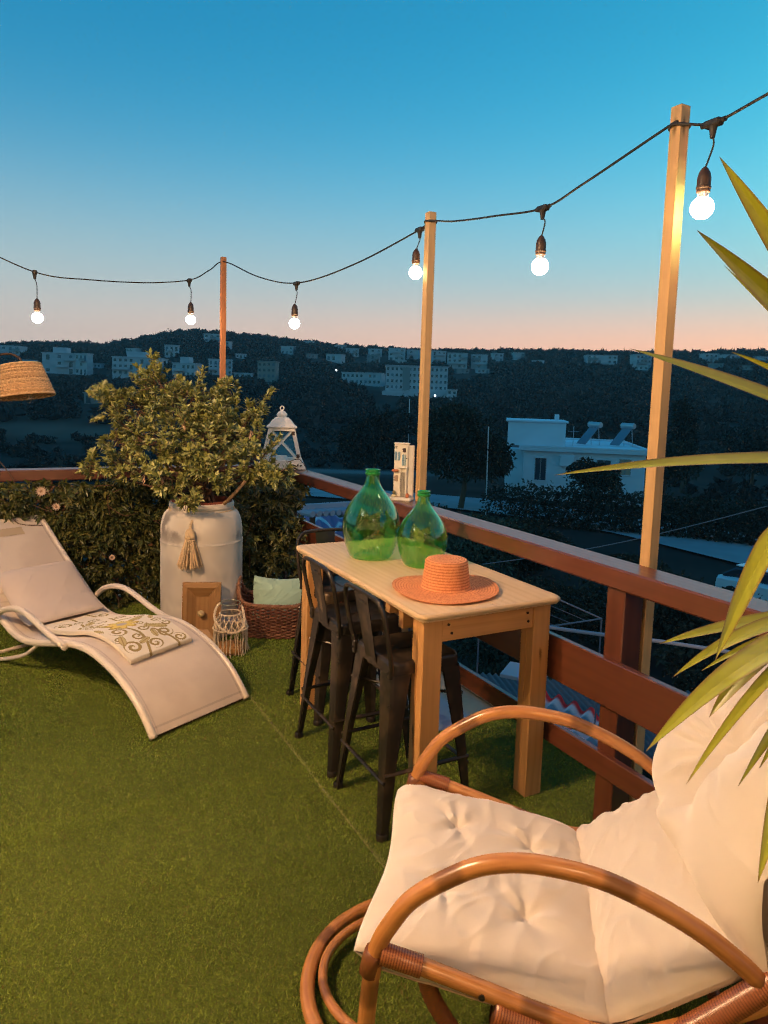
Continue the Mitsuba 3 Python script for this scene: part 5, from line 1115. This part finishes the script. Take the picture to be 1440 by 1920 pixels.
def heater(xo, label):
    s = thing('solar_heater', label, 'solar water heater', 'solar water heaters on the flat roof')
    Mh = M @ trans(xo, 6.5, -.018)
    a, b = np.array([-.2, -.3, .15]), np.array([1.1, .9, 1.75]); d = b - a; l = np.linalg.norm(d); d /= l; sx = np.array([.55, -.60, 0]); sx -= d * (sx @ d); sx /= np.linalg.norm(sx)
    obj('panel', box((-.55, -.05, 0), (.55, .05, l), .02, 2, M=Mh @ frame(a, sx, np.cross(d, sx), d)), 'solar_panel', s, uv=False)
    obj('tank', lathe([(0, -.75), (.25, -.74), (.29, -.68), (.29, .68), (.25, .74), (0, .75)], 18, M=Mh @ frame(b + (0.05, .05, .22), np.cross(np.array([0, 0, 1.]), sx), np.array([0, 0, 1.]), sx)), 'dull_metal', s, smooth=40)
    obj('stand', tube([b + sx * .5, b * (1, 1, 0) + sx * .5 + (.2, .2, 0)], .04, 6, M=Mh), 'dull_metal', s); obj('stand', tube([b - sx * .5, b * (1, 1, 0) - sx * .5 + (.2, .2, 0)], .04, 6, M=Mh), 'dull_metal', s)
heater(1.0, 'left of the two solar heaters on the flat roof'); heater(4.1, 'right solar heater on the flat roof, next to the tall pine pole')
obj('aerial', tube([(-.2, 3.5, 0), (-.2, 3.5, 1.9)], .03, 5, M=M).join(tube([(-.7, 3.5, 1.4), (.3, 3.5, 1.4)], .02, 5, M=M)), 'dull_metal', t)

# ------------------------------------------------------------------ trees and bushes
def clumps(n, centre, size, leaf, r, tone=(.030, .040, .018), shape=1.0, holes=.45):
    """Leaf-sized faces spread through a lumpy volume."""
    p = r.normal(0, 1, (n, 3)); p /= np.linalg.norm(p, axis=1, keepdims=True)
    lump = vfbm(p * 2.1 + r.uniform(0, 50, 3), 3); rr = (.62 + .75 * (lump - .35)) * r.uniform(.55, 1.0, n) ** .45
    keep = vnoise(p * 4.2 + r.uniform(0, 50, 3)) > holes * r.uniform(.3, 1, n); p, rr = p[keep], rr[keep]; n = len(p)
    c = np.asarray(centre) + p * rr[:, None] * np.asarray(size)
    k = vnoise(c / (np.mean(size) * .28))[:, None]; colr = np.array(tone) * (.55 + .9 * k) * r.uniform(.75, 1.25, (n, 1))
    return leaves(c, p * .7 + r.normal(0, .7, (n, 3)), r.normal(0, 1, (n, 3)), leaf * r.uniform(.6, 1.3, n), leaf * .55, colr, .15, .15)
def tree(name, label, base, h, w, n, leaf, tone, seed, cat='tree', group=None, low=.28, conic=False):
    r = np.random.default_rng(seed); t = thing(name, label, cat, group); base = np.asarray(base, float)
    obj('trunk', tube(smooth_path([base - (0, 0, .5), base + (.05 * h, 0, h * .3), base + (0, .03 * h, h * .62)], 4), np.linspace(.05, .018, 9) * h * .6, 6), 'bark', t)
    g = G()
    if conic:
        m = n; hh = r.uniform(0, 1, m) ** .9; a = r.uniform(0, 6.283, m); rr = w * .5 * (np.sin(np.pi * (hh * .86 + .12)) ** .7) * r.uniform(.5, 1, m) ** .5 * (.8 + .4 * vnoise(np.stack([a * 2, hh * 9, a * 0], 1)))
        c = base + np.stack([rr * np.cos(a), rr * np.sin(a), h * (.04 + .96 * hh)], 1); colr = np.array(tone) * r.uniform(.5, 1.3, (m, 1))
        leaves(c, np.stack([np.cos(a) * .5, np.sin(a) * .5, 0 * a + 1], 1) + r.normal(0, .3, (m, 3)), r.normal(0, 1, (m, 3)), leaf, leaf * .5, colr, .1, 0, g)
    else:
        L_ = 5 if n > 2500 else 3
        for i in range(L_):
            o = np.array([r.uniform(-.28, .28) * w, r.uniform(-.28, .28) * w, h * r.uniform(low + .18, .80)]); s = np.array([w * .36, w * .36, h * .26]) * r.uniform(.8, 1.15); g.join(clumps(n // (L_ + 1), base + o, s, leaf, r, tone))
        g.join(clumps(n // (L_ + 1), base + (0, 0, h * .58), np.array([w * .50, w * .50, h * .42]), leaf, r, tone))
    k = obj('crown', g, 'leaf_far', t, color=True, uv=False); labels[k] = {'kind': 'stuff'}
    return t
def at(u, v, D): return pix(u, v, D)
def gnd(right_u, D):
    p = pix(right_u, HORIZON, D); p[2] = ground_z(p @ ACROSS, p @ AHEAD); return p
tree('broad_tree', 'big dark tree behind the middle pine pole, left of the near house', gnd(870, 52), 8.4, 7.6, 9000, .34, (.036, .033, .022), 3, group='dark trees below the terrace')
tree('broad_tree', 'dark tree between the lantern and the middle pole', gnd(700, 70), 8.0, 10, 5000, .42, (.030, .026, .020), 4, group='dark trees below the terrace')
tree('broad_tree', 'dark bushy tree in front of the near house, right side', gnd(1125, 50), 4.4, 5.2, 5000, .28, (.036, .033, .022), 5, group='dark trees below the terrace')
tree('cypress', 'dark pointed cypress right of the tall pine pole', gnd(1290, 78), 11.5, 3.2, 5000, .40, (.025, .025, .019), 6)
tree('broad_tree', 'dark tree right of the cypress at the edge of the picture', gnd(1420, 82), 8.5, 9, 4000, .45, (.028, .026, .020), 7, group='dark trees below the terrace')
tree('broad_tree', 'dark tree right of the tall pole, before the cypress', gnd(1255, 64), 6.0, 5.5, 4000, .34, (.032, .032, .021), 8, group='dark trees below the terrace')
for i, (u, D, h, w, lb) in enumerate(((880, 27, 3.6, 5.5, 'grey green bush just beyond the handrail, right of the demijohns'), (985, 31, 3.2, 4.6, 'rounded dark bush beside the near end of the road'), (770, 30, 3.8, 5.0, 'dark bush just beyond the middle pole'), (1200, 25, 2.6, 4.2, 'dark bush in front of the road, right of the tall pole'), (1300, 22, 3.0, 3.6, 'bush left of the white car'),
                                (1400, 20.5, 2.8, 3.6, 'leafy bush right of the white car'), (1080, 22, 2.6, 4.6, 'dark bush below the handrail left of the tall pole'), (950, 20, 2.6, 4.4, 'dark bush below the handrail above the straw hat'), (1440, 15, 3.0, 3.4, 'dark bush below the railing at the right edge'), (1290, 13, 2.6, 3.0, 'dark bush below the railing behind the yucca'), (640, 26, 3.5, 5, 'dark bush behind the lantern'), (1130, 15, 2.2, 3.2, 'low dark bush behind the clothes airer'))):
    tree('bush', lb, gnd(u, D), h, w, 5200, .17 if D < 24 else .22, (.040, .038, .026) if i != 0 else (.060, .070, .046), 40 + i, 'bush', 'bushes below the terrace', low=0)
# long clipped hedge in front of the near house
g = G(); r = np.random.default_rng(60)
for i in range(26):
    u_ = 955 + i * 22; p = gnd(u_, 46 - i * .25); g.join(clumps(650, p + (0, 0, 1.2), np.array([1.9, 1.6, 1.9]), .26, r, (.028, .028, .020)))
k = obj('garden_hedge', g, 'leaf_far', color=True, uv=False); tag(k, 'long dark hedge along the far side of the road before the near house', 'hedge', kind='stuff')
# scrub over the whole hillside
r = np.random.default_rng(61); g = G(); ico = trimesh.creation.icosphere(0); nv = len(ico.vertices)
n = 9500; aa = r.uniform(-.62, .62, n); rr = np.sqrt(r.uniform(66 ** 2, 500 ** 2, n)); rt, ah = rr * np.tan(aa) * .95, rr
dn = vfbm(np.stack([rt * .012, ah * .012, rt * 0 + 8], 1), 3); keep = dn > .30; rt, ah = rt[keep], ah[keep]; n = len(rt)
clear = (np.abs(rt + 62) < 20) & (np.abs(ah - 132) < 7); 
for hr, ha, hw_ in HOUSES: clear |= (np.abs(rt - hr * ah / ha) < hw_ * .58 + 1.0) & (ah > ha - 26) & (ah < ha + hw_)
rt, ah = rt[~clear], ah[~clear]; n = len(rt)
sz = r.uniform(.7, 2.4, n) * (.65 + .6 * (np.hypot(rt, ah) > 150)); P = land(rt[:, None], ah[:, None], 0) if False else rt[:, None] * ACROSS + ah[:, None] * AHEAD; P[:, 2] = ground_z(rt, ah) + sz * .45
m = 52; tone_ = np.array([.027, .020, .0185]) * r.uniform(.55, 1.5, (n, 1)) + np.array([.010, .003, 0]) * r.random((n, 1))
d = r.normal(0, 1, (n, m, 3)); d /= np.linalg.norm(d, axis=2, keepdims=True); d[..., 2] = np.abs(d[..., 2]) * 1.15 - .25; lump = .62 + .75 * vnoise(d * 1.9 + r.uniform(0, 90, (n, 1, 3)))
C_ = P[:, None] + d * (lump * r.uniform(.7, 1.0, (n, m)))[..., None] * sz[:, None, None] * np.array([1.1, 1.1, .95])
e1, e2 = r.normal(0, 1, (2, n, m, 3)) * (sz * .24)[None, :, None, None]
V = np.stack([C_ + e1, C_ - .5 * e1 + e2, C_ - .5 * e1 - e2], 2).reshape(-1, 3); cc = np.repeat((tone_[:, None] * r.uniform(.65, 1.35, (n, m, 1))).reshape(-1, 3), 3, 0)
g.add(V, np.arange(len(V)).reshape(-1, 3), None, cc)
core = ico.vertices[None] * (.72 * sz)[:, None, None] * np.array([1, 1, .85]) * (1 + .3 * (r.random((n, nv, 1)) - .5)) + P[:, None]; g.add(core.reshape(-1, 3), (np.arange(n)[:, None, None] * nv + ico.faces[None]).reshape(-1, 3), None, np.repeat(tone_ * .8, nv, 0))
k = obj('hillside_scrub', g, 'leaf_far', color=True, uv=False); tag(k, 'dark scrub and low trees covering the valley and far hillside', 'scrub', kind='stuff')
# trees one can tell apart on the skyline
r = np.random.default_rng(62)
sky_trees = [(150, 655, 12), (172, 658, 15), (120, 652, 13), (95, 652, 10), (212, 656, 9), (248, 650, 12), (275, 642, 11), (296, 637, 14), (318, 632, 16), (338, 632, 14), (356, 632, 12), (432, 634, 12), (452, 637, 11), (470, 640, 10), (505, 640, 12), (525, 642, 10), (545, 645, 9), (600, 650, 10), (668, 658, 9), (893, 666, 10), (907, 666, 9), (1045, 668, 15), (1062, 668, 10), (1082, 671, 9), (1168, 672, 11), (1240, 672, 10), (1400, 676, 9)]
ones = names + ['eighteenth', 'nineteenth', 'twentieth']
sky_trees.sort(); tree_lb = ones + ['twenty ' + w for w in ones[:9]]
for i, (u, v, hpx) in enumerate(sky_trees):
    P, D = pt_on_ground(u, v + 4); h = (hpx + 6) * D / FOCAL
    tree('ridge_tree', f'{tree_lb[i]} tree from the left on the dark skyline', P, h, h * r.uniform(.8, 1.3), 420, h * .10, (.025, .025, .019), 100 + i, 'tree', 'trees along the skyline', low=.15)

# ------------------------------------------------------------------ lamps, wires, car and the yard below
for i, (u, v, D, lb) in enumerate(((725, 690, None, 'street lamp at the top left corner of the five storey building'), (815, 745, None, 'bright lamp at the foot of the five storey building'), (630, 697, None, 'street lamp on the slope left of the five storey building'), (185, 733, None, 'street lamp above the dark roofed house on the left'), (183, 782, None, 'lit lamp in the dark field left of the shrub'))):
    P, D = pt_on_ground(u, v + 10); t = thing('street_lamp', lb, 'street lamp', 'lit street lamps across the valley'); hgt = 10 * D / FOCAL + .5; s_ = max(D, 90) / 300
    obj('pole', tube([P - (0, 0, 1), P + (0, 0, hgt)], .07 * s_ + .03, 5), 'dull_metal', t)
    scene[t + '__lamp'] = {'type': 'sphere', 'center': (P + (0, 0, hgt) - AHEAD * .4).tolist(), 'radius': .45 * s_, 'emitter': {'type': 'area', 'radiance': rgb(3.2, 3.4, 3.3)}}
for (u, v0, v1, D, lb) in ((914, 800, 882, 50, 'thin pale lamp post left of the near house'), (766, 748, 815, 75, 'thin pale post left of the middle pole')):
    a, b = pix(u, v1 + 12, D), pix(u + 2, v0, D); tag(obj('thin_post', tube([a - (0, 0, 3), b], .045, 6), 'dull_metal'), lb, 'post')
tag(obj('overhead_wire', tube(smooth_path([pix(905, 1058, 17), pix(1100, 1028, 17.5) - (0, 0, .02), pix(1300, 985, 18), pix(1640, 895, 19)], 8), .012, 5), 'wire_grey'), 'thin grey overhead wire crossing the road behind the tall pole', 'wire')
# white car parked on the road, seen past the bush
t = thing('parked_car', 'white car parked by the road beyond the railing, right side', 'car')
cb = pix(1450, 1102, 28.5); cb[2] = ground_z(cb @ ACROSS, cb @ AHEAD) + .05; cx_ = ACROSS * .55 - AHEAD * .83; cx_ /= np.linalg.norm(cx_); cy_ = np.cross((0, 0, 1.), cx_); M = frame(cb, cx_, cy_, (0, 0, 1.))
def section(l): return [np.array([(x_, y_, z_) for (y_, z_) in pts]) for x_, pts in l]
def body_ring(x_, w, z0, z1, r=.12): return np.array([(x_, -w, z0 + r), (x_, -w + r * .4, z0), (x_, w - r * .4, z0), (x_, w, z0 + r), (x_, w, z1 - r), (x_, w - r, z1), (x_, -w + r, z1), (x_, -w, z1 - r)])
g = G(); R8 = [body_ring(-2.05, .70, .32, .70), body_ring(-1.95, .82, .22, .92), body_ring(-1.2, .86, .20, .98), body_ring(0, .87, .20, .98), body_ring(.9, .86, .20, .96), body_ring(1.7, .82, .22, .84), body_ring(2.0, .72, .30, .66)]
grid_sheet(np.array(R8), g=g, closed_u=True)
for ring, fl in ((R8[0], 1), (R8[-1], 0)):
    v_ = np.vstack([ring, ring.mean(0)]); g.add(v_, [(i, (i + 1) % 8, 8) if fl else ((i + 1) % 8, i, 8) for i in range(8)])
obj('body', G().join(g, M), 'car_paint', t, smooth=40)
R9 = [body_ring(-1.75, .74, .95, 1.05, .04), body_ring(-1.25, .66, .95, 1.42, .1), body_ring(-.2, .66, .95, 1.47, .1), body_ring(.35, .66, .95, 1.42, .1), body_ring(1.05, .74, .93, .98, .02)]
obj('cabin_glass', G().join(grid_sheet(np.array(R9), closed_u=True), M), 'window_dark', t, smooth=40)
obj('roof', box((-1.28, -.62, 1.455), (.34, .62, 1.50), .02, M=M), 'car_paint', t)
for s in (-1, 1):
    for x_ in (-1.25, 1.25): w_ = obj('wheel', lathe([(0, -.10), (.30, -.10), (.32, -.06), (.32, .06), (.30, .10), (0, .10)], 18, M=M @ trans(x_, s * .80, .32) @ rotm((1, 0, 0), 90)), 'black_rubber', t)
    obj('mirror', box((.55, s * .90 - .09, .98), (.72, s * .90 + .09, 1.10), .03, M=M), 'car_paint', t); obj('headlight', box((1.86, s * .58 - .14, .62), (1.99, s * .58 + .12, .74), .03, M=M), 'dull_metal', t)
# the roofed yard below the railing
def flat(name, lb, cat, pts, z, mat, th=.05, wave=0.0, group=None, nu=30, stripes=None):
    a, b, c_, d = (np.array([*p[:2], z_]) for p, z_ in zip(pts, np.broadcast_to(z, 4))); u_, v_ = np.meshgrid(np.linspace(0, 1, nu), np.linspace(0, 1, 8))
    P = (1 - u_)[..., None] * ((1 - v_)[..., None] * a + v_[..., None] * d) + u_[..., None] * ((1 - v_)[..., None] * b + v_[..., None] * c_); P[..., 2] += wave * np.sin(u_ * nu * 1.05)
    g = grid_sheet(P); grid_sheet((P - (0, 0, th))[:, ::-1], g=g); return g
def below(u, v, z): d = eye_ray(u, v); return ORIGIN + d * ((z - EYE) / d[2])
t = thing('corrugated_roof', 'dark blue grey corrugated roof below the railing between the table and the post', 'roof')
c0, c1, c2, c3 = (below(*p, -2.6) for p in ((820, 1255), (1330, 1300), (1500, 1420), (930, 1420)))
u_, v_ = np.meshgrid(np.linspace(0, 1, 320), np.linspace(0, 1, 6)); P = (1 - u_)[..., None] * ((1 - v_)[..., None] * c0 + v_[..., None] * c3) + u_[..., None] * ((1 - v_)[..., None] * c1 + v_[..., None] * c2); P[..., 2] += .02 * np.sin(u_ * 260) - .1 * v_
g = grid_sheet(P); grid_sheet((P - (0, 0, .01))[:, ::-1], g=g); obj('sheet', g, 'roof_grey', t, smooth=True)
for k_ in range(4): obj('roof_post', tube([P[1, 20 + 90 * k_] - (0, 0, .05), P[1, 20 + 90 * k_] * (1, 1, 0) + (0, 0, -6.6)], .04, 6), 'bark', t)
t = thing('striped_awning', 'red and white striped awning with a wavy edge below the railing', 'awning')
s0, s1, s2, s3 = (below(*p, -2.3) for p in ((985, 1290), (1190, 1372), (1120, 1420), (900, 1380)))
u_, v_ = np.meshgrid(np.linspace(0, 1, 90), np.linspace(0, 1, 22)); P = (1 - u_)[..., None] * ((1 - v_)[..., None] * s0 + v_[..., None] * s3) + u_[..., None] * ((1 - v_)[..., None] * s1 + v_[..., None] * s2); P[..., 2] += .05 * np.sin(u_ * 42) * (1 - .6 * v_) - .25 * (v_ - .2)
band = np.floor(v_ * 11).astype(int) % 3; cc = np.where((band == 0)[..., None], np.array([.90, .035, .035]), np.where((band == 1)[..., None], np.array([.88, .52, .50]), np.array([.22, .22, .26])))
g = grid_sheet(P, c=cc); grid_sheet((P - (0, 0, .008))[:, ::-1], g=g, c=cc[:, ::-1]); obj('canvas', g, 'matte_paint', t, smooth=True, color=True, uv=False)
t = thing('clothes_airer', 'white metal clothes airer frame in the dark yard below the handrail', 'clothes airer')
def wp(u, v, D): return pix(u, v, D)
fr_ = [wp(1000, 1103, 8.8), wp(1128, 1160, 8.4), wp(1010, 1178, 7.8), wp(900, 1140, 8.3)]
for i in range(4): obj('frame_bar', tube([fr_[i], fr_[(i + 1) % 4]], .010, 6), 'airer_dark', t)
for k_ in (.25, .5, .75): obj('line', tube([fr_[0] * (1 - k_) + fr_[3] * k_, fr_[1] * (1 - k_) + fr_[2] * k_],   .004, 5), 'airer_dark', t)
for f_ in fr_: obj('leg', tube([f_, f_ * (1, 1, 0) + (0, 0, -6.3)], .010, 6), 'airer_dark', t)
tag(obj('white_pipe', tube(smooth_path([wp(880, 1150, 7.2), wp(1030, 1176, 7.0), wp(1130, 1190, 6.9), wp(1240, 1203, 6.8), wp(1420, 1232, 6.6), wp(1560, 1262, 6.5)], 5), .020, 8), 'airer_white', smooth=True), 'long white pipe running across the yard behind the railing post', 'pipe')
tag(obj('white_board', box((-.22, -.2, -.02), (.22, .2, .02), .005, M=frame(wp(985, 1262, 7.4), ACROSS * .9 - AHEAD * .43, AHEAD * .9 + ACROSS * .43, (0, 0, 1.))), 'airer_white', uv=False), 'pale board lying on the corrugated roof beside the table leg', 'board')
# pergola edge with a purple cover, low behind the corner of the railing
t = thing('covered_table', 'purple patterned cover with white scallops seen below the handrail at the corner', 'table cover')
z_ = -.9; q0 = [below(u, v, z_) for u, v in ((575, 948), (655, 975), (690, 1020), (560, 1010))]
u_, v_ = np.meshgrid(np.linspace(0, 1, 60), np.linspace(0, 1, 30)); P = (1 - u_)[..., None] * ((1 - v_)[..., None] * q0[0] + v_[..., None] * q0[3]) + u_[..., None] * ((1 - v_)[..., None] * q0[1] + v_[..., None] * q0[2])
pat = np.abs(v_ - .45 - .16 * np.sin(u_ * 14)); cc = np.where((pat < .07)[..., None], np.array([.55, .50, .55]), np.array([.21, .13, .24])); cc = np.where((v_ < .06)[..., None], np.array([.45, .40, .47]), cc); P[..., 2] += .02 * np.sin(u_ * 30)
g = grid_sheet(P, c=cc); grid_sheet((P - (0, 0, .03))[:, ::-1], g=g, c=cc[:, ::-1]); obj('cover', g, 'matte_paint', t, smooth=True, color=True, uv=False); obj('stand', tube([P[15, 30] - (0, 0, .04), P[15, 30] * (1, 1, 0) + (0, 0, -6.6)], .05, 8), 'bark', t)
t = thing('shed_roof', 'pale blue white roof edge just above the purple cover', 'roof'); e0, e1 = pix(560, 955, 12), pix(700, 946, 13.2); d_ = (e1 - e0); l_ = np.linalg.norm(d_); d_ /= l_; sd = np.cross((0, 0, 1.), d_); sd /= np.linalg.norm(sd)
M = frame(e0, d_, sd, np.cross(d_, sd)); obj('fascia', box((0, 0, -.08), (l_, .06, .08), .01, M=M), 'airer_white', t)
for k_ in range(12): obj('tile', lathe([(0, 0), (.055, .0), (.055, .5), (0, .5)], 8, M=M @ trans((k_ + .5) * l_ / 12, -.30, -.05) @ rotm((1, 0, 0), -90)), 'airer_white', t)
obj('roof_post', tube([e0 + d_ * .3 + (0, 0, -.1), (e0 + d_ * .3) * (1, 1, 0) + (0, 0, -6.8)], .05, 6), 'bark', t)

# ------------------------------------------------------------------ evening haze in the valley
scene['valley_air'] = {'type': 'homogeneous', 'albedo': rgb(0.93, 0.94, 0.96), 'sigma_t': 0.00038}
scene['haze'] = {'type': 'cube', 'to_world': T().translate([0, 0, -30.0]).scale([880, 880, 92.5]), 'bsdf': {'type': 'null'}, 'interior': {'type': 'ref', 'id': 'valley_air'}}
labels['haze'] = {'kind': 'stuff'}
scene['camera']['medium'] = {'type': 'ref', 'id': 'valley_air'}
